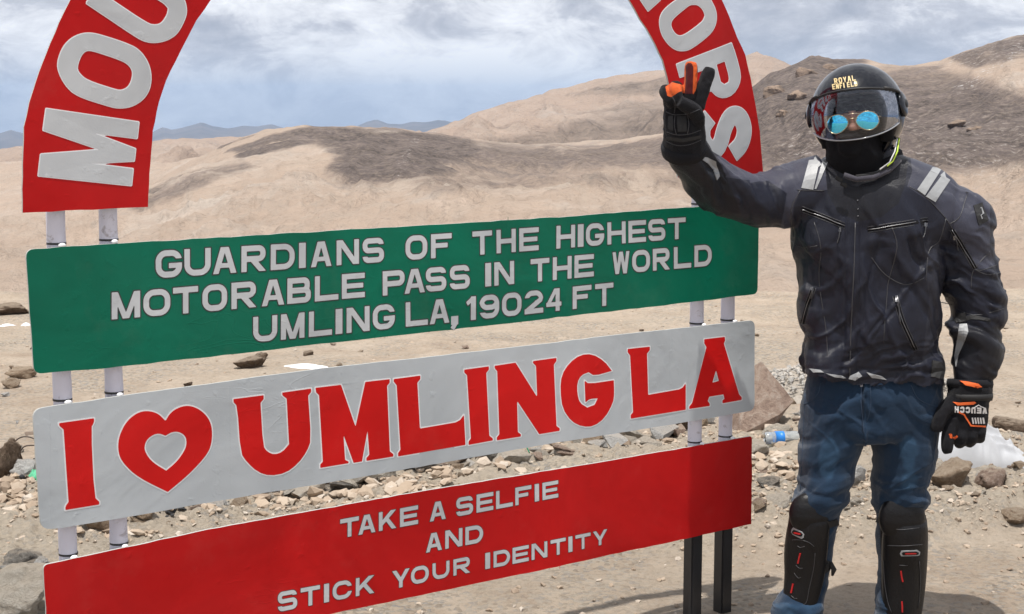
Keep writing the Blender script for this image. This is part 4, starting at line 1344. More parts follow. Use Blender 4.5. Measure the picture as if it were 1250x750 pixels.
# centre placket
cxp = 1043 + (py - 275) * -0.03
d += 0.0035 * np.exp(-((px - cxp) / 7) ** 4) * sstep(262, 275, py) * (1 - wl) * (1 - wr)
d -= 0.003 * (np.exp(-((px - cxp + 9) / 1.6) ** 2) + np.exp(-((px - cxp - 9) / 1.6) ** 2)) * sstep(262, 275, py)
vv = vv + nn * d[:, None]
px, py = project(vv)
o3, s3 = (940, 170), 2.42
yoke = np.maximum(poly_mask(px, py, zl(o3, s3, [(410, 20), (560, 60), (650, 110), (650, 330), (668, 380), (600, 385), (560, 300), (520, 235), (480, 190), (405, 140), (420, 95)]), 2),
                  poly_mask(px, py, zl(o3, s3, [(-60, 80), (60, 40), (160, 40), (175, 90), (178, 150), (90, 150), (70, 200), (60, 290), (30, 270), (50, 160), (-10, 120), (-60, 130)]), 2))
yoke = np.maximum(yoke, poly_mask(px, py, [(868, 190), (935, 196), (985, 186), (985, 212), (930, 222), (880, 216)], 2))
side = np.maximum(poly_mask(px, py, zl(o3, s3, [(455, 300), (500, 300), (525, 470), (515, 640), (450, 655), (470, 480)]), 2), poly_mask(px, py, zl(o3, s3, [(60, 210), (100, 300), (130, 440), (100, 600), (60, 400)]), 2))
black = np.maximum(poly_mask(px, py, [(810, 165), (862, 165), (882, 205), (905, 262), (890, 275), (845, 250), (815, 200)], 2), poly_mask(px, py, [(1150, 400), (1230, 400), (1230, 480), (1150, 480)], 3))
black = np.maximum(black, poly_mask(px, py, zl(o3, s3, [(160, 60), (410, 40), (400, 130), (380, 190), (330, 230), (260, 245), (200, 215), (170, 160)]), 2))  # chest patch: the helmet's cast shadow painted black into the cloth
hem = 455 + 13 * sstep(985, 1030, px) + 2 * np.sin(px * 0.09) + 2.0 * np.sin(px * 0.23)
cut = (py > hem) & (px < 1160)
jacket = skin_obj("jacket", vv, ff, M_JACKET, person, {"yoke": yoke, "side": side, "black": black}, drop=cut | (vv[:, 2] > at(1056, 184, YP).z) & (np.abs(px - 1056) < 60) & (py < 184))
BJ = bvh_of(jacket)
# collar
V, Fc = [], []
for rr, zz in ((40, 0), (41, 14), (38, 26), (35, 27), (35, 12), (36, 0)):
    for k in range(36):
        a = 2 * math.pi * k / 36
        open_ = 1 - 0.30 * math.exp(-((a - 1.5 * math.pi) / 0.5) ** 2)
        p = at(1056, 206, YP + 0.02) + Vector((math.cos(a) * rr * 1.12 * K, math.sin(a) * rr * 1.1 * K, (zz * open_ - 3 + 5 * math.sin(a)) * K))
        V.append(p)
for i in range(5):
    for k in range(36):
        a, b = i * 36 + k, i * 36 + (k + 1) % 36
        Fc.append((a, b, b + 36, a + 36))
col_ = mesh_obj("collar", V, Fc, M_BLACKF, None, smooth=True); keep_child(col_, jacket)

for pts in ([(120, 48), (150, 52), (127, 150), (92, 145)], [(158, 56), (174, 62), (150, 118), (136, 148), (131, 147)], [(488, 72), (512, 80), (457, 166), (434, 150)], [(523, 85), (548, 96), (488, 186), (460, 170)]):
    decal("reflective_stripe", BJ, [zl(o3, s3, pts)], M_STRIPE, jacket, 0.003)
decal("reflective_patch", BJ, [zl((790, 60), 3.26, [(195, 425), (240, 432), (272, 447), (288, 505), (276, 522), (262, 480), (240, 455)])], M_STRIPE, jacket, 0.0025, step=3)
decal("reflective_patch", BJ, [zl(o3, s3, [(560, 548), (582, 545), (586, 570), (574, 600), (556, 640), (550, 672), (546, 640), (552, 600), (556, 575)])], M_STRIPE, jacket, 0.0025, step=3)
for pts, pull in (([(95, 207), (150, 228), (220, 256)], (208, 262, 200, 308)), ([(288, 268), (370, 255), (465, 240)], (458, 248, 450, 290)), ([(128, 440), (112, 485), (96, 545)], (126, 438, 122, 470)),
                  ([(370, 465), (392, 540), (430, 622)], (373, 463, 384, 545)), ([(538, 268), (570, 320), (606, 382)], (545, 285, 556, 330))):
    q = zl(o3, s3, pts)
    z_ = decal("zip", BJ, [line_loop(q, 4.2)], M_BLACKF, jacket, 0.0015, step=4)
    tube_on("zip_teeth", BJ, q, 0.0013, M_METAL, jacket, 0.0030)
    a = zl(o3, s3, [(pull[0], pull[1]), (pull[2], pull[3])])
    tube_on("zip_pull", BJ, [a[0], (a[0][0] * .5 + a[1][0] * .5 + 1, a[0][1] * .5 + a[1][1] * .5), a[1]], 0.0019, M_ZIP, jacket, 0.004)
    decal("zip_slider", BJ, [line_loop([a[0], (a[0][0] + (a[1][0] - a[0][0]) * .18, a[0][1] + (a[1][1] - a[0][1]) * .18 + 1.5)], 3.4)], M_METAL, jacket, 0.005, step=2)
    for sgn in (-1, 1):
        off_ = [(x, y + sgn * 3.4) for x, y in q] if abs(q[0][0] - q[-1][0]) > abs(q[0][1] - q[-1][1]) else [(x + sgn * 3.2, y) for x, y in q]
        tube_on("seam", BJ, off_, 0.0011, M_ZIP, jacket, 0.0004, 6)
tube_on("front_zip", BJ, [(1044, 272), (1042, 340), (1039, 400), (1037, 462)], 0.0017, M_ZIP, jacket, 0.001)
for pts in ([(410, 140), (445, 160), (480, 190), (520, 235)], [(520, 235), (500, 300), (470, 330), (460, 420)], [(520, 235), (560, 300), (605, 385), (668, 372)], [(360, 260), (375, 320), (350, 420), (345, 470), (335, 600)],
            [(80, 150), (120, 152), (160, 152)], [(130, 245), (150, 320), (145, 420), (165, 560), (170, 640)], [(300, 350), (340, 400), (400, 430), (455, 410)], [(605, 385), (640, 400), (680, 395)],
            [(62, 300), (95, 320), (140, 315)], [(90, 150), (62, 210), (70, 290)], [(520, 480), (600, 520), (690, 500)], [(600, 130), (580, 170), (560, 230), (530, 250)], [(650, 330), (600, 390), (595, 440)]):
    tube_on("seam", BJ, zl(o3, s3, pts), 0.0013, M_ZIP, jacket, 0.0004, 6)
decal("badge", BJ, [zl(o3, s3, [(600, 197), (626, 188), (644, 240), (616, 256)])], M_WEB, jacket, 0.003, step=4)
decal("badge_mark", BJ, [line_loop(zl(o3, s3, [(618, 206), (622, 204), (628, 222), (620, 226), (624, 236)]), 0.9)], M_STRIPE, jacket, 0.0055, step=3)
decal("adjuster_strap", BJ, [zl(o3, s3, [(478, 655), (500, 660), (512, 672), (508, 708), (474, 702)])], M_WEB, jacket, 0.006, step=4)
decal("adjuster_strap", BJ, [zl(o3, s3, [(552, 515), (578, 512), (582, 538), (560, 545), (550, 535)])], M_WEB, jacket, 0.006, step=4)
decal("adjuster_strap", BJ, [zl(o3, s3, [(545, 530), (600, 520), (650, 530), (650, 540), (598, 532), (550, 545)])], M_WEB, jacket, 0.004, step=4)
tube_on("snap_button", BJ, zl(o3, s3, [(258, 180), (259, 183)]), 0.0025, M_METAL, jacket, 0.002)
tube_on("snap_button", BJ, zl(o3, s3, [(259, 205), (260, 208)]), 0.0025, M_METAL, jacket, 0.002)
tube_on("snap_button", BJ, zl(o3, s3, [(259, 226), (260, 229)]), 0.0025, M_METAL, jacket, 0.002)
for pts in ([(118, 678), (150, 683), (160, 690), (130, 690)], [(235, 700), (262, 688), (272, 700), (250, 712), (232, 708)], [(285, 690), (330, 700), (345, 712), (300, 704)], [(165, 692), (215, 700), (225, 706), (190, 703)]):
    decal("lining_edge", BJ, [zl(o3, s3, pts)], M_STRIPE, jacket, 0.004, step=3)

# ---- jeans
V, Fc = [], []
limb(V, Fc, resample(pelvis, 4), 36, 2.4, flat=True)
limb(V, Fc, resample(leg_l, 5), 28, 2.15)
limb(V, Fc, resample(leg_r, 5), 28, 2.15)
vv, nn, ff = fuse(V, Fc, 0.0044, 6)
px, py = project(vv)
Q = vv + 0.03 * np.stack([fbm(vv * 7, 3, 11), fbm(vv * 7, 3, 12), fbm(vv * 7, 3, 13)], 1)
f1 = folds(rot(Q, 35) * np.array([4, 5, 17]), 65); f2 = folds(rot(Q, -32) * np.array([5, 5, 16]), 75); f3 = folds(rot(Q, 6) * np.array([4, 4, 30]), 85)
sideL = sstep(1062, 1050, px)
kn = np.exp(-((py - 600) / 20) ** 2) + np.exp(-((py - 745) / 12) ** 2)
cr = np.exp(-((px - 1058) / 45) ** 2 - ((py - 525) / 40) ** 2)
d = 0.0080 * np.where(px < 1055, f1, f2) + 0.0085 * cr * np.where(px < 1058, f2, f1) + 0.0085 * kn * f3 + 0.0005 * fbm(Q * 22, 3, 95)
d += 0.006 * np.exp(-((py - 613) / 7) ** 2)
d += 0.0036 * (0.4 + kn) * crease(rot(Q, 25) * np.array([4, 4, 13]), 311, .12) + 0.0032 * (0.3 + cr) * crease(rot(Q, -40) * np.array([4, 5, 12]), 312, .10) + 0.0018 * crease(rot(Q, 70) * np.array([3, 5, 11]), 313, .09)
vv = vv + nn * d[:, None]
px, py = project(vv)
fade = 0.62 * np.exp(-((px - 1008) / 20) ** 2) * sstep(470, 560, py) * sstep(640, 560, py) + 0.55 * np.exp(-((px - 1110) / 22) ** 2) * sstep(480, 560, py) * sstep(640, 580, py) + 0.30 * fbm(Q * 14, 4, 97)
fade = fade + 0.45 * sstep(725, 740, py)
seam_ = np.exp(-((px - (1053 + 0.0 * py)) / 1.6) ** 2) * sstep(532, 526, py) * sstep(455, 460, py)
jeans = skin_obj("jeans", vv, ff, M_JEANS, person, {"fade": fade, "seam": seam_})
BT = bvh_of(jeans)
M_THR = mat_simple("denim_seam", (0.022, 0.045, 0.085), 0.8, 0.3)
tube_on("fly_seam", BT, [(1052, 468), (1051, 490), (1053, 512), (1055, 530)], 0.0016, M_THR, jeans, 0.0006)
tube_on("fly_seam", BT, [(1062, 468), (1063, 495), (1058, 515)], 0.0010, M_THR, jeans, 0.0004)
tube_on("pocket_seam", BT, [(1002, 466), (999, 480), (990, 490), (981, 494)], 0.0013, M_THR, jeans, 0.0006)
tube_on("pocket_seam", BT, [(1112, 470), (1120, 486), (1134, 494), (1147, 497)], 0.0013, M_THR, jeans, 0.0006)
decal("rivet", BT, [line_loop([(1050, 471), (1053, 471)], 3)], M_METAL, jeans, 0.003, step=1)
tube_on("side_seam", BT, [(983, 480), (981, 520), (979, 560), (977, 600)], 0.0012, M_THR, jeans, 0.0004)
tube_on("side_seam", BT, [(1145, 500), (1142, 540), (1136, 580), (1129, 610)], 0.0012, M_THR, jeans, 0.0004)

# ---- knee and shin guards
def shell(name, path, a0, a1, off, thick, m, parent, w0=None, n=22, ridge=0.0):
    """a curved plate in front of a limb: angles measured from straight towards the viewer"""
    R_ = resample(path, 5)
    P = [at(a, b, YP + d_) for a, b, d_, _, _ in R_]
    V, Fc = [], []
    m_ = len(P)
    for lay in (0, 1):
        for i, (p, q) in enumerate(zip(P, R_)):
            tg = (P[min(i + 1, m_ - 1)] - P[max(i - 1, 0)]).normalized()
            u_ = tg.cross(Vector((0, 1, 0))).normalized(); w_ = u_.cross(tg).normalized()
            if w_.y > 0: w_ = -w_
            if u_.x < 0: u_ = -u_
            t_ = i / (m_ - 1)
            ww = (w0(t_) if w0 else 1.0)
            for k in range(n + 1):
                s_ = k / n * 2 - 1
                a = math.radians((a0 + a1) / 2 + (a1 - a0) / 2 * s_ * ww)
                o_ = off + (thick if lay == 0 else 0) + ridge * math.exp(-(s_ / 0.35) ** 2) * (1 if lay == 0 else 0) * math.sin(math.pi * t_) ** 0.5
                if lay == 0: o_ -= thick * 0.8 * abs(s_) ** 6 + thick * 0.8 * abs(2 * t_ - 1) ** 10
                V.append(p + u_ * (math.sin(a) * (q[3] * K + o_)) + w_ * (math.cos(a) * (q[4] * K + o_)))
    N_ = m_ * (n + 1)
    for i in range(m_ - 1):
        for k in range(n):
            a = i * (n + 1) + k
            Fc.append((a, a + 1, a + n + 2, a + n + 1)); Fc.append((a + N_, a + n + 1 + N_, a + n + 2 + N_, a + 1 + N_))
    for i in range(m_ - 1):
        for k in (0, n):
            a = i * (n + 1) + k
            Fc.append((a, a + n + 1, a + n + 1 + N_, a + N_))
    for i in (0, m_ - 1):
        for k in range(n):
            a = i * (n + 1) + k
            Fc.append((a, a + 1, a + 1 + N_, a + N_))
    o = mesh_obj(name, V, Fc, m, None, smooth=True)
    keep_child(o, parent)
    return o
def guard(path, cup, lab, turn, ovl, reds, straps):
    g = shell("knee_guard", path, -72 + turn, 62 + turn, 0.006, 0.012, M_PLAS, person, lambda t_: 0.80 + 0.2 * math.sin(math.pi * min(1, t_ * 1.1)), ridge=0.006)
    g["label"] = lab
    pad = shell("padding", path, -88 + turn, 80 + turn, 0.001, 0.008, M_BLACKF, g, lambda t_: 0.9)
    V, Fc = [], []
    c_ = at(cup[0], cup[1], YP + cup[2])
    ball(V, Fc, c_, (cup[3] * K, cup[5], cup[4] * K), 26, 18)
    V = [v_ + Vector((0, 0.0015 * math.sin((v_.z - c_.z) * 190), 0)) for v_ in V]
    k_ = mesh_obj("knee_cup", V, Fc, M_PLAS, None, smooth=True); keep_child(k_, g)
    BG = bvh_of(g); BC = bvh_of(k_)
    decal("emblem", BG, [ovl], M_STRIPE, g, 0.003, step=2)
    cx = sum(p[0] for p in ovl) / len(ovl); cy = sum(p[1] for p in ovl) / len(ovl)
    decal("emblem_face", BG, [[(cx + (x - cx) * .82, cy + (y - cy) * .6) for x, y in ovl]], M_PLAS, g, 0.0045, step=2)
    decal("emblem_bar", BG, [[(cx + (x - cx) * .55, cy + (y - cy) * .22) for x, y in ovl]], M_REDA, g, 0.0055, step=2)
    for q in reds: decal("red_vent", BG, [line_loop(q, 1.7)], M_REDA, g, 0.0025, step=2)
    for q in straps:
        Bs = BT
        tube = [hit(Bs, x, y, 0.004)[0] for x, y in q]
        decal("strap", Bs, [line_loop(q, 7.5)], M_WEB, g, 0.005, step=3)
    return g, BG, BC
z5 = lambda pts: zl((930, 570), 4.168, pts)
g1p = [(992, 622, -.012, 26, 31), (988, 645, -.008, 25.5, 30), (985, 672, .0, 25, 28), (983, 700, .006, 23, 27), (978, 728, .006, 21, 26), (975, 742, .004, 19, 25)]
g1, BG1, BC1 = guard(g1p, (989, 627, -.070, 26, 27, .040), "black plastic guard worn lower on the bent knee", -14,
    z5([(155, 318), (163, 308), (205, 330), (216, 345), (213, 360), (203, 366), (160, 345), (152, 333)]),
    [z5([(196, 440), (190, 465), (184, 492)]), z5([(160, 595), (155, 620), (150, 642)])], [[(1000, 636), (1012, 640), (1022, 637)], [(1000, 700), (1010, 692), (1016, 690)]])
for q in ([(183, 402), (195, 410), (218, 405)], [(175, 500), (190, 515), (208, 515)], [(165, 540), (185, 565), (198, 562)], [(150, 655), (165, 668), (180, 670)], [(212, 262), (222, 238)], [(270, 440), (262, 520), (240, 620), (225, 690), (190, 705), (150, 695), (132, 670)], [(155, 372), (200, 372), (240, 385), (265, 405)]):
    tube_on("moulded_line", BG1, z5(q), 0.0010, M_ZIP, g1, 0.0012, 6)
g2p = [(1100, 628, -.008, 29, 33), (1100, 650, -.004, 28.5, 32), (1100, 680, .004, 27, 30), (1099, 710, .008, 26, 29), (1097, 740, .006, 25, 28), (1096, 758, .004, 24, 28)]
g2, BG2, BC2 = guard(g2p, (1101, 632, -.066, 28.5, 31, .040), "black plastic guard worn on the straight leg", 6,
    z5([(703, 440), (710, 427), (790, 423), (803, 432), (800, 448), (790, 452), (710, 454)]),
    [z5([(708, 530), (712, 560), (718, 585)]), z5([(713, 685), (715, 712), (715, 740)])], [[(1072, 634), (1080, 638), (1088, 637)]])
for q in ([(700, 500), (735, 502), (740, 500)], [(640, 300), (700, 320), (800, 310)], [(640, 400), (720, 402), (815, 395)], [(620, 480), (625, 580), (640, 680), (660, 740)], [(800, 480), (805, 600), (795, 720)]):
    tube_on("moulded_line", BG2, z5(q), 0.0010, M_ZIP, g2, 0.0012, 6)
# loose strap end beside the near shin
V, Fc = [], []
limb(V, Fc, [(1008, 692, -.03, 4, 1.2), (1015, 690, -.05, 4.5, 1.2), (1018, 696, -.05, 3.5, 1.2), (1016, 703, -.045, 1.5, 1)], 10)
s_ = mesh_obj("strap_end", V, Fc, M_WEB, None, smooth=True); keep_child(s_, g1)

# ---- boots
for bx, tx in ((975, 966), (1093, 1098)):
    V, Fc = [], []
    b0 = at(bx, 770, YP); b0.z = 0
    tdir = Vector(((tx - bx) * K, -0.19, 0)).normalized()
    sdv = Vector((-tdir.y, tdir.x, 0))
    secs = [(-.085, .034, .085), (-.06, .042, .10), (-.01, .044, .11), (.05, .045, .085), (.10, .050, .066), (.15, .049, .056), (.185, .040, .046), (.205, .022, .034)]
    n_ = 20
    for f_, hw, hh in secs:
        for k in range(n_):
            a = 2 * math.pi * k / n_
            x = math.cos(a); z = math.sin(a)
            zz = 0.028 + (hh - 0.028) * max(0, z) ** 0.8 if z > 0 else 0.028 + 0.030 * z
            V.append(b0 + tdir * f_ + sdv * (hw * (abs(x) ** 0.8) * (1 if x > 0 else -1)) + Vector((0, 0, max(zz, 0.0))))
    for i in range(len(secs) - 1):
        for k in range(n_):
            a, b = i * n_ + k, i * n_ + (k + 1) % n_
            Fc.append((a, b, b + n_, a + n_))
    Fc.append(tuple(range(n_))[::-1]); Fc.append(tuple((len(secs) - 1) * n_ + k for k in range(n_)))
    limb(V, Fc, [(bx, 752, .01, 17, 19), (bx, 735, .01, 17, 18), (bx + 1, 715, .01, 16, 17)], 18)
    vv, nn, ff = fuse(V, Fc, 0.005, 2)
    bt = skin_obj("boot", vv, ff, M_RUB, person)
    # sole
    V, Fc = [], []
    for zz in (0.0, 0.016):
        for f_, hw, hh in secs: V.append(b0 + tdir * f_ * 1.03 + sdv * hw * 1.06 + Vector((0, 0, zz)))
        for f_, hw, hh in secs[::-1]: V.append(b0 + tdir * f_ * 1.03 - sdv * hw * 1.06 + Vector((0, 0, zz)))
    q = len(secs) * 2
    for k in range(q): Fc.append((k, (k + 1) % q, (k + 1) % q + q, k + q))
    Fc.append(tuple(range(q))[::-1]); Fc.append(tuple(range(q, 2 * q)))
    so = mesh_obj("sole", V, Fc, M_PLAS, None); keep_child(so, bt)

# ---- gloves
def glove(parts, voxel, masks, lab, foldseed):
    V, Fc = [], []
    for q in parts: limb(V, Fc, resample(q, 3), 14, 2.2)
    vv, nn, ff = fuse(V, Fc, voxel, 2)
    px, py = project(vv)
    vv = vv + nn * (0.0022 * folds(vv * 30, foldseed, 1.4) + 0.0008 * fbm(vv * 90, 3, foldseed + 3))[:, None]
    at_ = {}
    for k, polys in masks.items():
        a = np.zeros(len(vv))
        for p in polys: a = np.maximum(a, poly_mask(px, py, p, 0.8))
        at_[k] = a
    if "maroon" in at_: at_["orange"] = at_["orange"] * (1 - at_["maroon"])
    o = skin_obj("glove", vv, ff, M_GLOVE, person, at_)
    o["label"] = lab
    return o
z6 = lambda pts: zl((790, 60), 3.26, pts)
hd = -.27
glove([
    [(836, 183, -.235, 24, 24), (836, 170, -.25, 24.5, 23), (835, 155, hd, 23.5, 19), (834, 138, hd, 22.5, 14), (835, 126, hd - .005, 21, 12)],       # gauntlet and palm
    [(841, 128, hd - .01, 8.5, 8.5), (842, 112, hd - .015, 7.8, 8), (843, 96, hd - .015, 7.4, 7.5), (843.5, 82, hd - .012, 7.2, 7.2), (843.5, 76.5, hd - .01, 5.5, 5.5)],  # middle, up
    [(851, 132, hd - .005, 9, 9), (855, 117, hd - .005, 8.4, 8.4), (861, 101, hd, 8.0, 8), (865.5, 88, hd + .004, 7.6, 7.6), (867, 83, hd + .005, 5.5, 5.5)],               # index, up
    [(829, 128, hd, 8.5, 9), (827, 113, hd - .012, 8.2, 8.5), (825, 107, hd - .035, 7.6, 8), (825, 112, hd - .058, 7.2, 7.2), (828, 121, hd - .062, 6.8, 7), (830, 128, hd - .052, 6, 6)],   # ring, folded
    [(819, 130, hd + .003, 7.8, 8), (815, 116, hd - .008, 7.4, 8), (812, 110, hd - .028, 6.8, 7), (813, 115, hd - .048, 6.4, 6.4), (817, 123, hd - .052, 6, 6), (820, 129, hd - .044, 5.2, 5)],     # little, folded
    [(850, 155, hd - .01, 9.5, 10), (851, 143, hd - .035, 8.8, 9), (845, 134, hd - .058, 8.2, 8.2), (836, 128, hd - .072, 7.6, 7.6), (829, 124, hd - .078, 6, 6)],                                # thumb across the palm
], 0.0026, {"orange": [z6([(140, 175), (145, 60), (158, 38), (190, 36), (200, 55), (197, 100), (193, 160), (186, 180)]), z6([(72, 150), (100, 133), (142, 143), (146, 165), (125, 172), (95, 192), (80, 186)]), z6([(195, 100), (205, 85), (204, 110), (192, 170), (184, 172)])],
           "maroon": [z6([(153, 68), (163, 57), (176, 57), (184, 72), (181, 178), (150, 178)])]}, "padded glove raised with two fingers up", 101)
M_CUFF = fabric("glove_cuff", (0.006, 0.006, 0.008), (0.011, 0.011, 0.014), 900, 0.7, 0.03, 0.5, 0.04)
V, Fc = [], []
limb(V, Fc, [(835, 186, -.228, 25.5, 25.5), (835, 180, -.238, 26.5, 26), (835.5, 176, -.243, 25, 24.5)], 26)
o = mesh_obj("cuff_band", V, Fc, M_CUFF, None, smooth=True); keep_child(o, person.children[-1] if False else [c for c in person.children if c.name.startswith("glove")][0])
gl1 = [c for c in person.children if c.name.startswith("glove")][0]
B1 = bvh_of(gl1)
for q in ([(75, 250), (110, 262), (160, 258), (208, 240)], [(78, 330), (120, 342), (170, 338), (214, 322)], [(112, 262), (108, 300), (116, 340)], [(160, 258), (166, 300), (160, 338)], [(100, 190), (112, 215), (108, 255)], [(78, 368), (120, 384), (170, 380), (214, 362)]):
    tube_on("seam", B1, zl((790, 60), 3.26, q), 0.0011, M_ZIP, gl1, 0.0004, 6)
decal("palm_pad", B1, [zl((790, 60), 3.26, [(85, 268), (104, 266), (104, 326), (84, 318)])], M_WEB, gl1, 0.0022, step=3)
decal("palm_pad", B1, [zl((790, 60), 3.26, [(118, 268), (156, 266), (158, 328), (122, 330)])], M_WEB, gl1, 0.0022, step=3)
decal("cuff_strap", B1, [zl((790, 60), 3.26, [(80, 346), (140, 356), (212, 342), (212, 356), (140, 371), (80, 360)])], M_WEB, gl1, 0.003, step=3)
decal("cuff_piping", bvh_of(o), [line_loop(z6([(98, 402), (120, 405), (150, 399)]), 1.2)], M_ORG, gl1, 0.002, step=2)
z7 = lambda pts: zl((1100, 380), 3.407, pts)
hd = -.085
gl2 = glove([
    [(1184, 466, -.07, 25, 24), (1184, 478, -.075, 26, 24), (1182, 490, hd, 24, 20), (1182, 505, hd, 25, 15), (1180, 520, hd, 25, 13.5), (1182, 530, hd, 23, 12)],
    [(1164, 512, hd - .01, 9, 9), (1159, 526, hd - .02, 8, 8.4), (1157, 538, hd - .028, 7.6, 7.8), (1156.5, 548, hd - .032, 7, 7), (1157, 553, hd - .032, 5, 5)],          # index, down
    [(1175, 520, hd, 9, 10), (1173, 534, hd - .018, 8.5, 9), (1172, 540, hd - .002, 8, 8), (1171, 538, hd + .02, 7.5, 7.5), (1171, 528, hd + .034, 6.5, 6.5)],
    [(1186, 520, hd, 9, 10), (1185, 533, hd - .016, 8.5, 9), (1184, 539, hd, 8, 8), (1183, 537, hd + .02, 7.5, 7.5), (1182, 527, hd + .034, 6.5, 6.5)],
    [(1196, 516, hd, 8.5, 9.5), (1196, 528, hd - .012, 8, 8.6), (1195, 534, hd + .002, 7.5, 7.5), (1194, 532, hd + .018, 7, 7), (1193, 523, hd + .03, 6, 6)],
    [(1164, 490, hd - .005, 9.5, 10), (1154, 500, hd - .02, 9, 9.4), (1147, 512, hd - .03, 8.5, 8.6), (1144, 522, hd - .034, 7.6, 7.6), (1143, 527, hd - .034, 5.5, 5.5)],                       # thumb
], 0.0034, {"orange": [z7([(198, 508), (212, 512), (214, 530), (204, 528)]), z7([(215, 525), (232, 516), (238, 524), (222, 534)])]}, "padded printed glove hanging at the hip", 131)
B2 = bvh_of(gl2)
V, Fc = [], []
limb(V, Fc, [(1184, 463, -.068, 26.5, 25), (1184, 469, -.07, 27.5, 26), (1184, 474, -.073, 26.5, 25)], 26)
o = mesh_obj("cuff_band", V, Fc, M_CUFF, None, smooth=True); keep_child(o, gl2)
V, Fc = [], []
limb(V, Fc, [(1184, 480, -.075, 26.8, 24.6), (1184, 484, -.076, 27, 25), (1184, 489, -.078, 26, 24)], 26)
o2 = mesh_obj("wrist_strap", V, Fc, M_WEB, None, smooth=True); keep_child(o2, gl2)
decal("orange_lining", bvh_of(o), [z7([(245, 290), (275, 293), (320, 303), (335, 315), (310, 316), (270, 308)])], M_ORG, gl2, 0.004, step=2)
decal("orange_print", B2, [z7([(214, 378), (245, 381), (305, 376), (312, 381), (300, 388), (235, 392)])], M_ORG, gl2, 0.002, step=2)
decal("orange_print", B2, [line_loop(z7([(237, 418), (262, 430), (290, 476), (350, 480)]), 1.9)], M_ORG, gl2, 0.002, step=2)
for k in range(5):
    decal("white_print", B2, [line_loop(z7([(296 + 11 * k, 443), (300 + 11 * k, 468)]), 1.7)], M_WHT, gl2, 0.002, step=2)
decal("white_print", B2, [line_loop(z7([(303, 402), (322, 390), (330, 396), (345, 402)]), 1.0)], M_WHT, gl2, 0.002, step=2)
def print_text(text, bvh, parent, m, p0, p1, h_, flip=False, a=0.8, w=0.24, gap=0.22, off=0.002, name="print_letter"):
    """text along a line on a surface, p0 -> p1 in picture positions, letter height h_"""
    p0, p1 = Vector(p0), Vector(p1)
    n_ = len(text)
    d_ = (p1 - p0); tot = d_.length; d_.normalize()
    up = Vector((d_.y, -d_.x))
    cell = tot / n_
    for i, ch in enumerate(text):
        if ch == " ": continue
        W_ = cell * (1 - gap); aa = W_ / h_
        if ch == "I": W_ *= .4; aa = W_ / h_
        fn = glyph(ch, aa, w if ch != "I" else aa)
        loops = contours(fn, -.02, aa + .02, -.02, 1.02, 40, 0.0)
        LL = [[tuple(p0 + d_ * (i * cell + x * h_) + up * (y * h_)) for x, y in L] for L in loops]
        decal(name, bvh, LL, m, parent, off, step=3)
print_text("VEUCCH", B2, gl2, M_WHT, z7([(356, 402)])[0], z7([(218, 396)])[0], 7.2, w=0.26, off=0.0022)

# ---- balaclava
V, Fc = [], []
limb(V, Fc, resample([(1040, 161, -.03, 27, 24), (1040, 168, -.045, 31, 27), (1042, 182, -.045, 33, 30), (1045, 197, -.03, 34, 32), (1050, 210, -.01, 35, 34), (1054, 224, .01, 38, 34)], 4), 30, 2.2)
ball(V, Fc, at(1037, 170, YP - .112), (.042, .030, .018), 18, 12)
ball(V, Fc, at(1038, 180, YP - .105), (.038, .030, .035), 18, 12)
ball(V, Fc, HC + HR @ Vector((0, .012, -.075)), (.099, .098, .070), 24, 14, HR)
vv, nn, ff = fuse(V, Fc, 0.005, 3)
vv = vv + nn * (0.0035 * folds(rot(vv, 12) * np.array([7, 8, 36]), 151) + 0.0015 * fbm(vv * 40, 3, 152))[:, None]
bal = skin_obj("balaclava", vv, ff, M_BLACKF, person)
_hood = True
# ---- helmet
def sph(az, el, r):
    """head frame: az from the front (-y) towards +x, el up, degrees"""
    a, e = math.radians(az), math.radians(el)
    return Vector((r[0] * math.cos(e) * math.sin(a), -r[1] * math.cos(e) * math.cos(a), r[2] * math.sin(e)))
RH = (0.143, 0.158, 0.158)
def W(p): return HC + HR @ p
def shell_grid(name, r, inside, m, parent, thick, n_az=120, n_el=70, el0=-68, shape=None):
    V, idx, Fc = [], {}, []
    for lay in (0, 1):
        rr = tuple(x - thick * lay for x in r)
        for j in range(n_el + 1):
            el_ = el0 + (90 - el0) * j / n_el
            for i in range(n_az):
                az = -180 + 360 * i / n_az
                q = sph(az, el_, rr)
                if shape: q = shape(q, az, el_)
                idx[(lay, j, i)] = len(V); V.append(W(q))
    live = set()
    for j in range(n_el):
        for i in range(n_az):
            az = -180 + 360 * (i + .5) / n_az; el_ = el0 + (90 - el0) * (j + .5) / n_el
            if inside(az, el_): live.add((j, i))
    for (j, i) in live:
        i2 = (i + 1) % n_az
        Fc.append((idx[0, j, i], idx[0, j, i2], idx[0, j + 1, i2], idx[0, j + 1, i]))
        Fc.append((idx[1, j, i], idx[1, j + 1, i], idx[1, j + 1, i2], idx[1, j, i2]))
        for (dj, di, a, b) in ((0, -1, (j, i), (j + 1, i)), (0, 1, (j, i2), (j + 1, i2)), (-1, 0, (j, i), (j, i2)), (1, 0, (j + 1, i), (j + 1, i2))):
            if (j + dj, (i + di) % n_az) not in live:
                Fc.append((idx[(0,) + a], idx[(0,) + b], idx[(1,) + b], idx[(1,) + a]))
    used_ = sorted({v_ for f in Fc for v_ in f}); mp = {v_: k for k, v_ in enumerate(used_)}
    o = mesh_obj(name, [V[v_] for v_ in used_], [tuple(mp[v_] for v_ in f) for f in Fc], m, None, smooth=True)
    bm = bmesh.new(); bm.from_mesh(o.data); bmesh.ops.remove_doubles(bm, verts=bm.verts[:], dist=1e-5); bmesh.ops.recalc_face_normals(bm, faces=bm.faces[:]); bm.to_mesh(o.data); bm.free()
    es_ = o.data
    keep_child(o, parent)
    return o
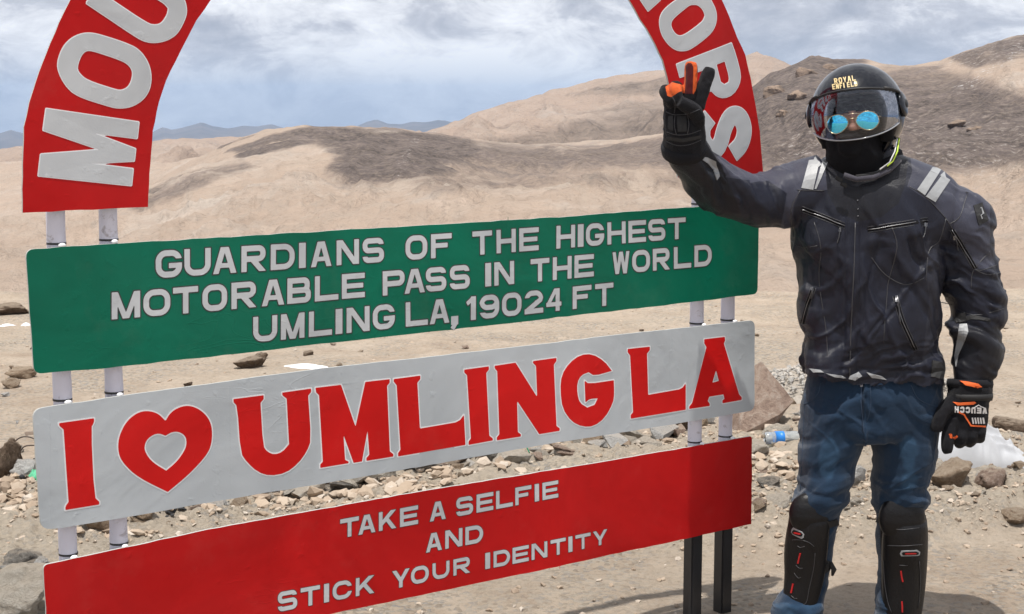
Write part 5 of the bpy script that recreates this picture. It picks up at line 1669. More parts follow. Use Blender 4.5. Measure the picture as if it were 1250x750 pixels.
def brow(az): return 24 - 10 * (abs(az) / 64) ** 3
def helm_in(az, el_):
    az = abs(az)
    if az < 62 and el_ < brow(az): return False
    lim = -55
    return el_ > lim
def helm_shape(q, az, el_):
    q = q.copy()
    if q.z < 0: q.x *= 1 - 0.18 * min(1, (-q.z / RH[2])) ** 2; q.y *= 1 - 0.10 * min(1, -q.z / RH[2]) ** 2
    return q
hood = shell_grid("hood", (.104, .112, .126), lambda az, e_: not (abs(az) < 40 and (-19 - 9 * math.exp(-(az / 14) ** 2)) < e_ < 6 - 0.1 * abs(az)), M_BLACKF, bal, 0.004, el0=-60)
helmet = shell_grid("helmet", RH, helm_in, M_HELM, person, 0.022, shape=helm_shape, el0=-56)
# rubber trim round the opening
trim = []
for k in range(41): az = -64 + 128 * k / 40; trim.append((az, brow(az) + 0.5))
for k in range(1, 16): trim.append((64.5 + 10 * k / 15, brow(64) - (brow(64) + 44) * k / 15))
trim = [(-64.5 - 10 * k / 15, brow(64) - (brow(64) + 44) * k / 15) for k in range(15, 0, -1)] + trim
def tube3(name, P, r, m, parent, n=10):
    V, Fc = [], []
    for i, p in enumerate(P):
        tg = (P[min(i + 1, len(P) - 1)] - P[max(i - 1, 0)]).normalized()
        u_ = tg.cross(Vector((0.1, 1, 0.05))).normalized(); w_ = u_.cross(tg)
        for k in range(n):
            a = 2 * math.pi * k / n
            V.append(p + u_ * math.cos(a) * r + w_ * math.sin(a) * r)
    for i in range(len(P) - 1):
        for k in range(n):
            a, b = i * n + k, i * n + (k + 1) % n
            Fc.append((a, b, b + n, a + n))
    Fc.append(tuple(range(n))[::-1]); Fc.append(tuple((len(P) - 1) * n + k for k in range(n)))
    o = mesh_obj(name, V, Fc, m, None, smooth=True); keep_child(o, parent)
    return o
tube3("trim", [W(helm_shape(sph(a, e, tuple(x - .006 for x in RH)), a, e)) for a, e in trim], 0.0055, M_TRIM, helmet)
# visor
RV = (0.1455, 0.163, 0.160)
def vis_lo(az): return -27 + 15 * (abs(az) / 70) ** 2.2
def visor_in(az, el_): return abs(az) < 66 and vis_lo(az) < el_ < 29 - 9 * (abs(az) / 70) ** 2
visor = shell_grid("visor", RV, visor_in, M_VISOR, helmet, 0.0022, n_az=180, n_el=120)
tube3("visor_edge", [W(sph(a, vis_lo(a), RV)) for a in np.linspace(-66, 66, 60)], 0.0022, mat_simple("clear_edge", (0.30, 0.31, 0.33), 0.15, 0, Coat_Weight=1.0), helmet)
tube3("visor_top", [W(sph(a, 29 - 9 * (abs(a) / 70) ** 2, RV)) for a in np.linspace(-66, 66, 60)], 0.0030, M_TRIM, helmet)
for sx in (-1, 1):
    V, Fc = [], []
    c_ = sph(sx * 80, 6, (0.143, 0.160, 0.158))
    nrm = Vector((sx * 1.0, -0.12, 0.12)).normalized()
    RR = HR @ nrm.to_track_quat("Z", "Y").to_matrix()
    ball(V, Fc, W(c_), (0.036, 0.040, 0.012), 28, 14, RR)
    pod = mesh_obj("visor_pod", V, Fc, M_HELM, None, smooth=True); keep_child(pod, helmet)
    V, Fc = [], []
    ball(V, Fc, W(c_ + nrm * 0.010), (0.014, 0.014, 0.006), 20, 10, RR)
    s_ = mesh_obj("pivot_cap", V, Fc, M_TRIM, None, smooth=True); keep_child(s_, helmet)
    # arm joining the pod to the visor's top edge
    tube3("visor_arm", [W(sph(sx * 82, 14, RV)), W(sph(sx * 72, 20, tuple(x + .003 for x in RV))), W(sph(sx * 60, 23.5, tuple(x + .003 for x in RV))), W(sph(sx * 48, 25.5, tuple(x + .002 for x in RV)))], 0.0048, M_TRIM, helmet)
BH = bvh_of(helmet)
z8 = lambda pts: zl((960, 60), 4.166, pts)
print_text("ROYAL", BH, helmet, M_GOLD, z8([(246, 178)])[0], z8([(358, 160)])[0], 6.4, w=0.18, gap=.24, off=0.0014, name="logo_letter")
print_text("ENFIELD", BH, helmet, M_GOLD, z8([(236, 207)])[0], z8([(366, 189)])[0], 6.4, w=0.18, gap=.24, off=0.0014, name="logo_letter")
# chin strap with a yellow green edge and buckle
tube3("chin_strap", [W(Vector((0.118, -0.03, -0.085))), W(Vector((0.112, -0.060, -0.125))), at(1088, 200, YP - .105), at(1070, 212, YP - .125), at(1045, 216, YP - .132)], 0.0065, M_WEB, helmet)
tube3("strap_piping", [W(Vector((0.122, -0.040, -0.085))), W(Vector((0.117, -0.070, -0.122))), at(1090, 197, YP - .120), at(1083, 203, YP - .126)], 0.0022, M_YEL, helmet)
tube3("strap_piping", [W(Vector((0.117, -0.047, -0.085))), W(Vector((0.110, -0.076, -0.122))), at(1086, 198, YP - .122), at(1074, 207, YP - .134)], 0.0020, M_WHT, helmet)
M_GREYC = fabric("grey_scarf_edge", (0.035, 0.034, 0.045), (0.055, 0.052, 0.066), 900, 0.9, 0.2, 0.4, 0.03)
tube3("scarf_edge", [at(1098, 196, YP - .07), at(1085, 208, YP - .115), at(1066, 217, YP - .132), at(1045, 219, YP - .135), at(1030, 214, YP - .125)], 0.0085, M_GREYC, bal)
for a, b in ((1024, 219), (1030, 226)):
    bm = bmesh.new(); bmesh.ops.create_cube(bm, size=1)
    for v_ in bm.verts: v_.co = Vector((v_.co.x * .022, v_.co.y * .008, v_.co.z * .012))
    bmesh.ops.bevel(bm, geom=bm.edges[:], offset=0.002, segments=2, affect="EDGES")
    q = bm_obj("buckle", bm, M_PLAS, None); q.location = at(a, b, YP - .150); q.rotation_euler = (0, 0.5, 0); 
    Mq = q.location.copy(); q.parent = helmet; q.matrix_parent_inverse = (person.matrix_world.inverted() if False else Matrix.Translation(-Vector(person.location)) @ Matrix.Identity(4))
    q.matrix_parent_inverse = (Matrix.Translation(Vector(person.location)) @ helmet.matrix_parent_inverse).inverted()
# ---- sunglasses
sg = None
V, Fc = [], []
def lens_pt(a, cx, cz, sx):
    x = 0.0330 * math.cos(a); z = 0.0292 * math.sin(a)
    if z < 0: x = x * (1 - 0.16 * (z / 0.0275) ** 2) + sx * 0.004 * (-z / 0.0275)
    z *= 0.92 if z > 0 else 1.0
    X, Z = cx + x, cz + z
    return Vector((X, -0.128 + 1.9 * X * X, Z))
frames = []
for sx in (-1, 1):
    cx, cz = sx * 0.0445, -0.020
    pts = [lens_pt(2 * math.pi * k / 40, cx, cz, sx) for k in range(41)]
    fr_o = tube3("frame" if sx > 0 else "sunglasses", [W(p) for p in pts], 0.0016, M_FRAME, person if sg is None else sg)
    if sg is None: sg = fr_o; sg["label"] = "gold wire aviator sunglasses with blue mirrored lenses"
    V, Fc = [], []
    for j in range(9):
        for k in range(40):
            p = lens_pt(2 * math.pi * k / 40, cx, cz, sx)
            c_ = Vector((cx, 0, cz)); q = Vector((cx + (p.x - cx) * j / 8, 0, cz + (p.z - cz) * j / 8))
            q.y = -0.1285 + 1.9 * q.x * q.x - 0.0030 * (1 - (j / 8) ** 2)
            V.append(W(q))
    for j in range(8):
        for k in range(40):
            a, b = j * 40 + k, j * 40 + (k + 1) % 40
            Fc.append((a, b, b + 40, a + 40))
    ln = mesh_obj("lens", V, Fc, M_LENS, None, smooth=True)
    bm = bmesh.new(); bm.from_mesh(ln.data); bmesh.ops.remove_doubles(bm, verts=bm.verts[:], dist=1e-6); bm.to_mesh(ln.data); bm.free()
    keep_child(ln, sg)
    tube3("temple", [W(Vector((sx * .074, -.114, -.012))), W(Vector((sx * .085, -.09, -.012))), W(Vector((sx * .09, -.02, -.012)))], 0.0014, M_FRAME, sg)
tube3("bridge", [W(Vector((-.016, -.130, -.012))), W(Vector((0, -.133, -.009))), W(Vector((.016, -.130, -.012)))], 0.0014, M_FRAME, sg)
tube3("bridge", [W(Vector((-.024, -.129, .003))), W(Vector((0, -.131, .005))), W(Vector((.024, -.129, .003)))], 0.0014, M_FRAME, sg)
# padded brow inside the helmet
tube3("brow_pad", [W(sph(a, brow(a) - 3, (0.118, 0.130, 0.130))) for a in np.linspace(-66, 66, 30)], 0.014, M_BLACKF, helmet)
for sx in (-1, 1):
    tube3("cheek_pad", [W(Vector((sx * .098, -.060, .03))), W(Vector((sx * .094, -.070, -.03))), W(Vector((sx * .088, -.055, -.085)))], 0.020, M_BLACKF, helmet)
# ------------------------------------------------------------------ rocks, rubble and litter
def rock_material(name, base, dark, light):
    t = NT(name)
    v = t.obj()
    rnd = t.n("ShaderNodeObjectInfo").outputs["Random"]
    v2 = t.n("ShaderNodeVectorMath", {0: v, 1: t.n("ShaderNodeCombineXYZ", {0: t.math("MULTIPLY", rnd, 7.0), 1: t.math("MULTIPLY", rnd, 3.0), 2: 0.0}).outputs[0]}, operation="ADD").outputs[0]
    n = t.noise(9, 7, 0.65, 0.5, vec=v2)
    f = t.noise(60, 8, 0.75, vec=v2)
    c = t.ramp(n, [(0.3, dark), (0.5, base), (0.7, light)])
    c = t.mix(t.ramp(f, [(0.33, 0.55), (0.48, 0.0)]), c, tuple(x * 0.4 for x in dark))
    hs = t.n("ShaderNodeHueSaturation", {"Color": c, "Value": t.n("ShaderNodeMapRange", {0: rnd, 3: 0.82, 4: 1.18}).outputs[0]}).outputs[0]
    # dust settled on the upward faces
    g = t.n("ShaderNodeSeparateXYZ", {0: t.n("ShaderNodeNewGeometry").outputs["Normal"]}).outputs["Z"]
    hs = t.mix(t.ramp(t.math("ADD", g, t.math("MULTIPLY", t.math("SUBTRACT", n, 0.5), 0.8)), [(0.55, 0.0), (0.95, 0.5)]), hs, (0.46, 0.38, 0.295))
    return t.bsdf(hs, 0.92, t.bump(t.math("ADD", n, t.math("MULTIPLY", f, 0.8)), 1.0, 0.02), Specular_IOR_Level=0.15)
RK = {"tan": rock_material("tan_stone", (0.40, 0.30, 0.215), (0.25, 0.18, 0.125), (0.52, 0.43, 0.33)),
      "brown": rock_material("brown_stone", (0.20, 0.145, 0.105), (0.11, 0.08, 0.06), (0.33, 0.25, 0.19)),
      "grey": rock_material("grey_stone", (0.24, 0.225, 0.205), (0.13, 0.12, 0.11), (0.38, 0.36, 0.33)),
      "pale": rock_material("pale_stone", (0.56, 0.51, 0.44), (0.40, 0.35, 0.29), (0.70, 0.67, 0.61)),
      "white": rock_material("white_stone", (0.70, 0.69, 0.67), (0.50, 0.49, 0.47), (0.80, 0.80, 0.79)),
      "pink": rock_material("pinkish_stone", (0.42, 0.31, 0.25), (0.28, 0.20, 0.16), (0.54, 0.44, 0.38))}
def rock_mesh(seed, cuts=3, rough=0.10, pts=16, flat=1.0, soft=0.30, smooth=True):
    """an angular block: hull of random points, subdivided, edges worn, surface broken"""
    rnd = random.Random(seed)
    bm = bmesh.new()
    for _ in range(pts):
        p = Vector((rnd.gauss(0, 1), rnd.gauss(0, 1), rnd.gauss(0, 1))).normalized()
        p = Vector((p.x, p.y, p.z * flat)) * rnd.uniform(0.8, 1.0)
        bm.verts.new(p)
    r = bmesh.ops.convex_hull(bm, input=bm.verts[:])
    bmesh.ops.delete(bm, geom=[v_ for v_ in bm.verts if not v_.link_faces], context="VERTS")
    bmesh.ops.subdivide_edges(bm, edges=bm.edges[:], cuts=cuts, use_grid_fill=True)
    for _ in range(1): bmesh.ops.smooth_vert(bm, verts=bm.verts[:], factor=soft, use_axis_x=True, use_axis_y=True, use_axis_z=True)
    bm.normal_update()
    A = np.array([v_.co[:] for v_ in bm.verts])
    d = rough * (fbm(A * 1.7 + seed, 4, seed % 97, 0.55) + 0.6 * fbm(A * 3.5 + seed, 4, seed % 89, 0.65, ridged=True))
    st_ = np.round((A @ np.array([0.2, 0.3, 0.93])) * 4 + 0.6 * vnoise(A * 2, seed)) / 4 - (A @ np.array([0.2, 0.3, 0.93]))
    d = d + 0.25 * rough * st_ * 4
    for v_, k in zip(bm.verts, d): v_.co += v_.normal * float(k)
    xs_ = [v_.co.x for v_ in bm.verts]; ys_ = [v_.co.y for v_ in bm.verts]; zs_ = [v_.co.z for v_ in bm.verts]
    for v_ in bm.verts:
        v_.co = Vector(((v_.co.x - min(xs_)) / (max(xs_) - min(xs_)) - .5, (v_.co.y - min(ys_)) / (max(ys_) - min(ys_)) - .5, (v_.co.z - min(zs_)) / (max(zs_) - min(zs_))))
    me = bpy.data.meshes.new("rock")
    bm.to_mesh(me); bm.free()
    me.polygons.foreach_set("use_smooth", [smooth] * len(me.polygons))
    return me
_big = [rock_mesh(100 + i, 7, 0.17, 13 + i % 4, 1.0, 0.2) for i in range(9)]
_big.append(rock_mesh(778, 4, 0.035, 9, 1.0, 0.05, False))
def gz(x, y): return float(ground_z(np.array([x]), np.array([y]))[0])
def place_rock(me, x, y, w, d, h, rz, m, label=None, group=None, sink=0.18, tilt=(0, 0)):
    me2 = me
    key = (me.name, m)
    if key not in _mc:
        q = me.copy(); q.materials.clear(); q.materials.append(RK[m]); _mc[key] = q
    o = bpy.data.objects.new("rock", _mc[key]); C.objects.link(o)
    o.scale = (w, d, h); o.rotation_euler = (tilt[0], tilt[1], rz)
    o.location = (x, y, gz(x, y) - h * sink)
    tag(o, label, "rock", group)
    return o
_mc = {}
# px, base py, width px, height px, tone, mesh, turn, label
big = [
 (303, 453, 40, 14, "brown", 0, .2, "dark brown flat topped rock lying alone on sand above the silver board"),
 (319, 439, 20, 8, "brown", 1, .9, "small brown rock just behind the flat topped dark one"),
 (376, 434, 13, 6, "brown", 2, .4, "tiny dark stone on sand under the second line of green board letters"),
 (8, 382, 52, 12, "brown", 3, 0, "long low brown rock at the far edge of the sandy flat, by the green board"),
 (22, 458, 36, 12, "tan", 4, .3, "rounded tan rock below the long low brown rock, beside the green board's lower corner"),
 (12, 470, 26, 11, "tan", 5, 1.2, "tan rock nearest in the cluster beside the green board's lower corner"),
 (8, 612, 36, 44, "brown", 6, .5, "upright dark brown block with bent wires behind it"),
 (30, 612, 34, 22, "white", 7, .1, "white broken slab leaning between the dark brown block and the silver board"),
 (27, 716, 48, 26, "grey", 1, .3, "dark grey angular rock beside the red board's left end"),
 (14, 778, 100, 52, "pale", 5, .8, "largest pale boulder, cut by the lower left corner"),
 (50, 726, 22, 16, "white", 3, .5, "small whitish chunk between the grey rock and the red board"),
 (121, 664, 56, 36, "tan", 4, .2, "tan boulder seen between the two left posts under the silver board"),
 (176, 656, 32, 17, "tan", 5, .9, "tan stone just right of the second white post"),
 (378, 612, 46, 24, "brown", 6, .1, "brown rock under the letter M of the silver board"),
 (424, 606, 38, 20, "white", 7, .4, "bluish white crumbled chunk right of the brown rock, under the silver board"),
 (512, 594, 44, 27, "grey", 8, .6, "grey rounded rock above the words of the red board, left of the brown one"),
 (556, 592, 40, 20, "brown", 0, 1.1, "brown rock right of the grey rounded one above the red board"),
 (603, 566, 60, 15, "pale", 1, .1, "long pale slab under the letter N of the silver board"),
 (594, 582, 30, 15, "brown", 2, .3, "brown rock in front of the long pale slab"),
 (622, 580, 28, 13, "pale", 3, .8, "pale stone right of the brown rock in front of the long slab"),
 (462, 606, 42, 18, "pale", 4, .5, "pale lump half hidden behind the red board's top, right of the bluish chunk"),
 (228, 632, 52, 20, "pale", 5, .2, "pale flat rock among black scraps under the heart"),
 (290, 618, 46, 20, "pink", 6, .7, "pinkish rock at the right end of the black scraps"),
 (330, 612, 30, 13, "white", 8, .4, "white chip of plaster between pinkish and brown rocks"),
 (826, 537, 50, 22, "brown", 0, .1, "layered brown rock left of the right pair of posts"),
 (928, 543, 96, 74, "pink", 9, .9, "big tan block behind the right posts, tallest of all rocks"),
 (952, 552, 44, 18, "pale", 1, .6, "pale rock in front of the big tan block, above the bottle"),
 (986, 520, 20, 22, "white", 2, .1, "white stone tucked between the big tan block and the jeans"),
 (922, 577, 40, 17, "pale", 3, .2, "pale flat stone left of the plastic bottle"),
 (950, 634, 46, 17, "pale", 4, .9, "cracked pale slab left of the nearer knee guard"),
 (940, 604, 30, 12, "grey", 5, .2, "grey flat stone behind the cracked pale slab"),
 (1045, 602, 26, 18, "white", 6, .3, "white stone seen between the two thighs"),
 (1040, 566, 18, 12, "tan", 7, .3, "tan stone high between the thighs"),
 (1046, 625, 20, 10, "pale", 8, .3, "small flat stone between the knees"),
 (1165, 612, 62, 32, "tan", 0, .5, "tan rock in front of the white sack, beside the right knee"),
 (1215, 606, 44, 22, "pink", 1, .5, "pinkish rock right of the tan one, below the white sack"),
 (1241, 531, 52, 16, "brown", 2, 2.9, "flat brown topped rock behind the white sack at the frame edge"),
 (1140, 596, 22, 16, "white", 3, .9, "white pebble touching the jeans left of the tan rock"),
 (1240, 640, 40, 15, "tan", 4, .9, "low tan stone at the frame edge below the pinkish rock"),
 (1180, 492, 0, 0, "tan", 4, .9, None),
]
for px_, py_, w_, h_, tone, mi, turn, lab in big:
    if not lab: continue
    p = on_ground(px_, py_)
    s_ = (p - CAMP).length / F
    w = w_ * s_; h = max(h_ * s_ * 1.05, 0.02)
    dep = w * 0.75
    place_rock(_big[mi], p.x, p.y + dep * 0.35, w, dep, h * 1.25, turn, tone, lab, sink=0.2)

# stones past counting one by one, but still single stones
_small = [rock_mesh(300 + i, 2, 0.10, 9, 0.8, 0.10, False) for i in range(14)]
LM = [(98, 600, "the letter I of the silver board"), (200, 600, "the heart"), (330, 585, "the letter U"), (430, 570, "the letter M"), (515, 560, "the first L"), (578, 550, "the second letter I"), (640, 535, "the letter N"),
      (715, 522, "the letter G"), (800, 510, "the last L"), (868, 500, "the letter A"), (930, 520, "the big tan block"), (958, 560, "the bottle"), (950, 632, "the cracked pale slab"), (1045, 600, "the white stone between the legs"),
      (1165, 600, "the tan rock by the right knee"), (1215, 598, "the pinkish rock"), (1190, 560, "the white sack"), (1240, 525, "the flat brown topped rock"), (8, 600, "the dark brown block"), (27, 706, "the dark grey rock"),
      (20, 745, "the largest pale boulder"), (121, 650, "the tan boulder between the posts"), (22, 455, "the rounded tan rock"), (303, 447, "the flat topped brown rock"), (8, 378, "the long low brown rock"), (372, 447, "the longest snow strip"),
      (875, 385, "the right pair of posts"), (560, 425, "the middle of the silver board"), (1240, 640, "the low tan stone at the frame edge"), (100, 470, "the left pair of posts"), (985, 470, "the gravel heap"), (1200, 450, "the hanging arm")]
def stone_label(x, y, w, tone):
    lx, ly, nm = min(LM, key=lambda q: (q[0] - x) ** 2 + 2.0 * (q[1] - y) ** 2)
    dx, dy = x - lx, y - ly
    if "letter" in nm or "first L" in nm or "last L" in nm or nm == "the heart": rel = "in the rubble below" if abs(dx) < 18 else ("below and left of" if dx < 0 else "below and right of")
    elif abs(dx) > 1.3 * abs(dy): rel = "left of" if dx < 0 else "right of"
    else: rel = "behind" if dy < 0 else "in front of"
    size = "tiny" if w < .04 else "small" if w < .06 else "medium" if w < .085 else "large" if w < .12 else "very large"
    tn = {"pale": "pale", "tan": "tan", "white": "whitish", "pink": "pinkish", "grey": "grey", "brown": "brown"}[tone]
    return f"{size} {tn} stone {rel} {nm}"
rnd = random.Random(8)
def zone(n, box, sizes, tones, label, group, dens=None):
    k = 0; tries = 0
    while k < n and tries < n * 60:
        tries += 1
        px_ = rnd.uniform(box[0], box[1]); t_ = rnd.random()
        top = curve(box[2], px_); bot = curve(box[3], px_)
        p = on_ground(px_, top + (bot - top) * t_)
        if p.y > 13 or p.y < 3: continue
        if dens and rnd.random() > dens(p.x, p.y): continue
        if (abs(p.x - 1.02) < 0.42 and abs(p.y - 4.68) < 0.35): continue
        w = rnd.choice(sizes) * rnd.uniform(0.8, 1.25)
        tn = rnd.choice(tones)
        place_rock(rnd.choice(_small), p.x, p.y, w, w * rnd.uniform(.6, 1), w * rnd.uniform(.35, .7), rnd.uniform(0, 6.3), tn, stone_label(px_, top + (bot - top) * t_, w, tn), group, 0.25)
        k += 1
rb_ = lambda x, y: float(rubble_mask(np.array([x]), np.array([y]))[0]) ** 1.5 + 0.03
zone(105, (170, 860, [(170, 612), (460, 578), (860, 515)], [(170, 660), (460, 610), (900, 545)]), [.05, .07, .10, .14], ["pale", "tan", "white", "pink", "grey", "pale"], "one of the loose stones in the rubble strip between silver and red boards", "loose stones between the silver and red boards")
zone(34, (926, 1000, [(926, 480), (1000, 480)], [(926, 650), (1000, 650)]), [.025, .035, .05, .07], ["pale", "tan", "white", "pink"], "one of the loose stones between the sign's right end and the rider", "loose stones between sign and rider")
zone(14, (1030, 1062, [(1030, 545), (1062, 545)], [(1030, 640), (1062, 640)]), [.02, .03, .045], ["pale", "tan", "white"], "one of the small stones seen between the rider's legs", "small stones between the legs")
zone(34, (1130, 1250, [(1130, 480), (1250, 480)], [(1130, 650), (1250, 650)]), [.025, .035, .05], ["pale", "tan", "tan", "pink"], "one of the loose stones around the white sack", "loose stones around the white sack")
zone(40, (0, 165, [(0, 480), (165, 470)], [(0, 745), (165, 690)]), [.025, .035, .05, .07], ["pale", "tan", "white", "pink", "grey"], "one of the loose stones beyond the sign's left posts", "loose stones by the left posts")
zone(32, (0, 1250, [(0, 378), (1250, 378)], [(0, 470), (1250, 480)]), [.04, .06, .09, .05], ["brown", "tan", "tan", "pink"], "one of the scattered stones on the far sandy flat above the silver board", "scattered stones on the far sand")

# stones that would read alike are told apart by distance
_by = {}
for o in C.objects:
    if o.name.startswith("rock") and "label" in o: _by.setdefault(o["label"], []).append(o)
for l_, os_ in _by.items():
    if len(os_) > 1:
        os_.sort(key=lambda o: o.location.y)
        wd = {2: ("nearer", "farther"), 3: ("nearest", "middle", "farthest")}.get(len(os_), tuple(("nearest", "second nearest", "third nearest", "fourth nearest", "fifth nearest", "sixth nearest", "seventh nearest", "eighth nearest")[:len(os_)]))
        for o, w_ in zip(os_, wd): o["label"] = w_ + " " + l_
# gravel and crumbs: too many to count
def crumbs(name, n, seed, sampler, sizes, m, flat=0.6):
    r_ = np.random.default_rng(seed)
    bm = bmesh.new(); bmesh.ops.create_icosphere(bm, subdivisions=1, radius=0.5)
    T_ = np.array([v_.co[:] for v_ in bm.verts]); TF = np.array([[v_.index for v_ in f.verts] for f in bm.faces]); bm.free()
    XY = sampler(r_, n); n = len(XY)
    Z = ground_z(XY[:, 0], XY[:, 1])
    s = r_.uniform(0, 1, n) ** 2.2 * (sizes[1] - sizes[0]) + sizes[0]
    A = T_[None] * (1 + r_.uniform(-.42, .42, (n, len(T_), 3)))
    A = A * np.stack([s, s * r_.uniform(.6, 1, n), s * r_.uniform(.35, 1, n) * flat * 1.3], 1)[:, None, :]
    a = r_.uniform(0, 6.3, n)
    c_, s_ = np.cos(a)[:, None], np.sin(a)[:, None]
    b_ = r_.uniform(-.5, .5, n)[:, None]; A = np.stack([A[..., 0] * np.cos(b_) - A[..., 2] * np.sin(b_), A[..., 1], A[..., 0] * np.sin(b_) + A[..., 2] * np.cos(b_)], 2)
    X = A[..., 0] * c_ - A[..., 1] * s_; Yy = A[..., 0] * s_ + A[..., 1] * c_
    Vv = np.stack([X + XY[:, :1], Yy + XY[:, 1:2], A[..., 2] + Z[:, None] + s[:, None] * .08], 2).reshape(-1, 3)
    Ff = (TF[None] + (np.arange(n) * len(T_))[:, None, None]).reshape(-1, 3)
    me = bpy.data.meshes.new(name)
    me.vertices.add(len(Vv)); me.vertices.foreach_set("co", Vv.ravel())
    me.loops.add(Ff.size); me.loops.foreach_set("vertex_index", Ff.ravel())
    me.polygons.add(len(Ff)); me.polygons.foreach_set("loop_start", np.arange(0, Ff.size, 3)); me.polygons.foreach_set("loop_total", np.full(len(Ff), 3)); me.polygons.foreach_set("use_smooth", np.zeros(len(Ff), bool))
    me.update(calc_edges=True)
    tone = me.attributes.new("tone", "FLOAT", "POINT"); tone.data.foreach_set("value", np.repeat(r_.uniform(0, 1, n), len(T_)))
    me.materials.append(m)
    o = bpy.data.objects.new(name, me); C.objects.link(o); o["kind"] = "stuff"
    return o
t = NT("gravel_mix")
v = t.obj()
c = t.ramp(t.attr("tone"), [(0.0, (0.22, 0.17, 0.13)), (0.2, (0.38, 0.30, 0.225)), (0.5, (0.47, 0.385, 0.30)), (0.8, (0.54, 0.47, 0.39)), (1.0, (0.66, 0.62, 0.56))])
c = t.mix(t.noise(120, 4, 0.7, vec=v), c, (0.32, 0.25, 0.19))
M_GRAV = t.bsdf(c, 0.95, t.bump(t.noise(200, 4, 0.7, vec=v), 0.6, 0.003), Specular_IOR_Level=0.15)
def samp(r_, n):
    Y = np.exp(r_.uniform(math.log(2.6), math.log(13), n * 3)); X = r_.uniform(-.5, .5, n * 3) * (Y + .6)
    rb = rubble_mask(X, Y); P = np.stack([X, Y, 0 * X], 1)
    k = r_.uniform(0, 1, n * 3) < (0.03 + 0.97 * rb * sstep(5.3, 6.1, Y)) * np.clip(0.6 + 1.4 * fbm(P * 1.6, 3, 63), 0.05, 1) + 0.02
    return np.stack([X[k], Y[k]], 1)[:n]
gravel = crumbs("gravel", 40000, 3, samp, (0.004, 0.034), M_GRAV)
def samp4(r_, n):
    Y = r_.uniform(5.6, 7.6, n * 6); X = r_.uniform(-2.4, 1.3, n * 6)
    rb = rubble_mask(X, Y); P = np.stack([X, Y, 0 * X], 1)
    k = r_.uniform(0, 1, n * 6) < rb ** 2 * np.clip(0.4 + 2.2 * fbm(P * 2.1, 3, 64), 0.0, 1)
    return np.stack([X[k], Y[k]], 1)[:n]
rubble = crumbs("broken_rubble", 2200, 13, samp4, (0.015, 0.085), M_GRAV, 0.55)
# heap of pale gravel behind the big block
M_HEAPM = rock_material("crushed_pale_gravel", (0.52, 0.50, 0.47), (0.25, 0.24, 0.22), (0.74, 0.73, 0.71))
hp = on_ground(985, 494)
def samp2(r_, n):
    a = r_.uniform(0, 6.3, n); r = np.sqrt(r_.uniform(0, 1, n))
    return np.stack([hp.x + .30 + 0.68 * r * np.cos(a), hp.y + 0.42 + 0.40 * r * np.sin(a)], 1)
xs = np.linspace(-.8, .8, 70); XX, YY = np.meshgrid(xs, xs * .6)
rr = np.hypot(XX / .76, YY / .46)
ZZ = 0.20 * np.clip(1 - rr, 0, 1) ** 0.7 + 0.02 * fbm(np.stack([XX.ravel() * 9, YY.ravel() * 9, 0 * XX.ravel()], 1), 4, 3).reshape(XX.shape) - 0.02
heap = grid_obj("gravel_heap", XX + hp.x + .30, YY + hp.y + .42, ZZ + gz(hp.x, hp.y + .4), M_HEAPM, kind=None)
tag(heap, "low heap of crushed whitish gravel behind the rider's hip", "gravel heap")
_gz0 = ground_z
def ground_z_h(X, Y):
    r2 = np.hypot((X - hp.x - .30) / .76, (Y - hp.y - .42) / .46)
    return _gz0(X, Y) + 0.20 * np.clip(1 - r2, 0, 1) ** .7
ground_z = ground_z_h
hc = crumbs("gravel_heap_stones", 1500, 5, samp2, (0.012, 0.045), M_HEAPM, 0.8)
ground_z = _gz0
# black scraps in the rubble under the heart
M_CHAR = mat_simple("charred_scrap", (0.02, 0.02, 0.022), 0.8, 0.5, 90, 0.5)
c0, c1 = on_ground(205, 632), on_ground(300, 612)
def samp3(r_, n):
    u_ = r_.uniform(0, 1, n); w_ = r_.normal(0, 0.09, n)
    return np.stack([c0.x + (c1.x - c0.x) * u_ + r_.normal(0, .02, n), c0.y + (c1.y - c0.y) * u_ + w_], 1)
sc = crumbs("charred_scraps", 700, 7, samp3, (0.01, 0.045), M_CHAR, 0.5)

# snow strips, left from the last fall
M_SNOW = mat_simple("old_snow", (0.82, 0.84, 0.88), 0.6, 0.5, 60, 0.06, Subsurface_Weight=0.1)
for (a, b, w_, lab) in ((372, 449, 58, "narrow strip of old snow on the sand right of the flat topped brown rock"), (8, 394, 26, "small snow strip under the long low brown rock"), (31, 394, 12, "shortest snow strip, touching the green board's left edge")):
    p = on_ground(a, b); s_ = (p - CAMP).length / F
    xs = np.linspace(-.5, .5, 40); XX, YY = np.meshgrid(xs, xs)
    n_ = fbm(np.stack([XX.ravel() * 5 + a, YY.ravel() * 3, 0 * XX.ravel()], 1), 3, 8).reshape(XX.shape)
    ZZ = 0.022 * (1 - (np.hypot(XX, YY) / (.42 + .14 * n_)) ** 2)
    ZZ = np.clip(ZZ, -0.04, 1)
    o = grid_obj("snow_patch", XX * w_ * s_, YY * 0.17, ZZ, M_SNOW, kind=None)
    o.location = (p.x, p.y, gz(p.x, p.y)); tag(o, lab, "snow patch")

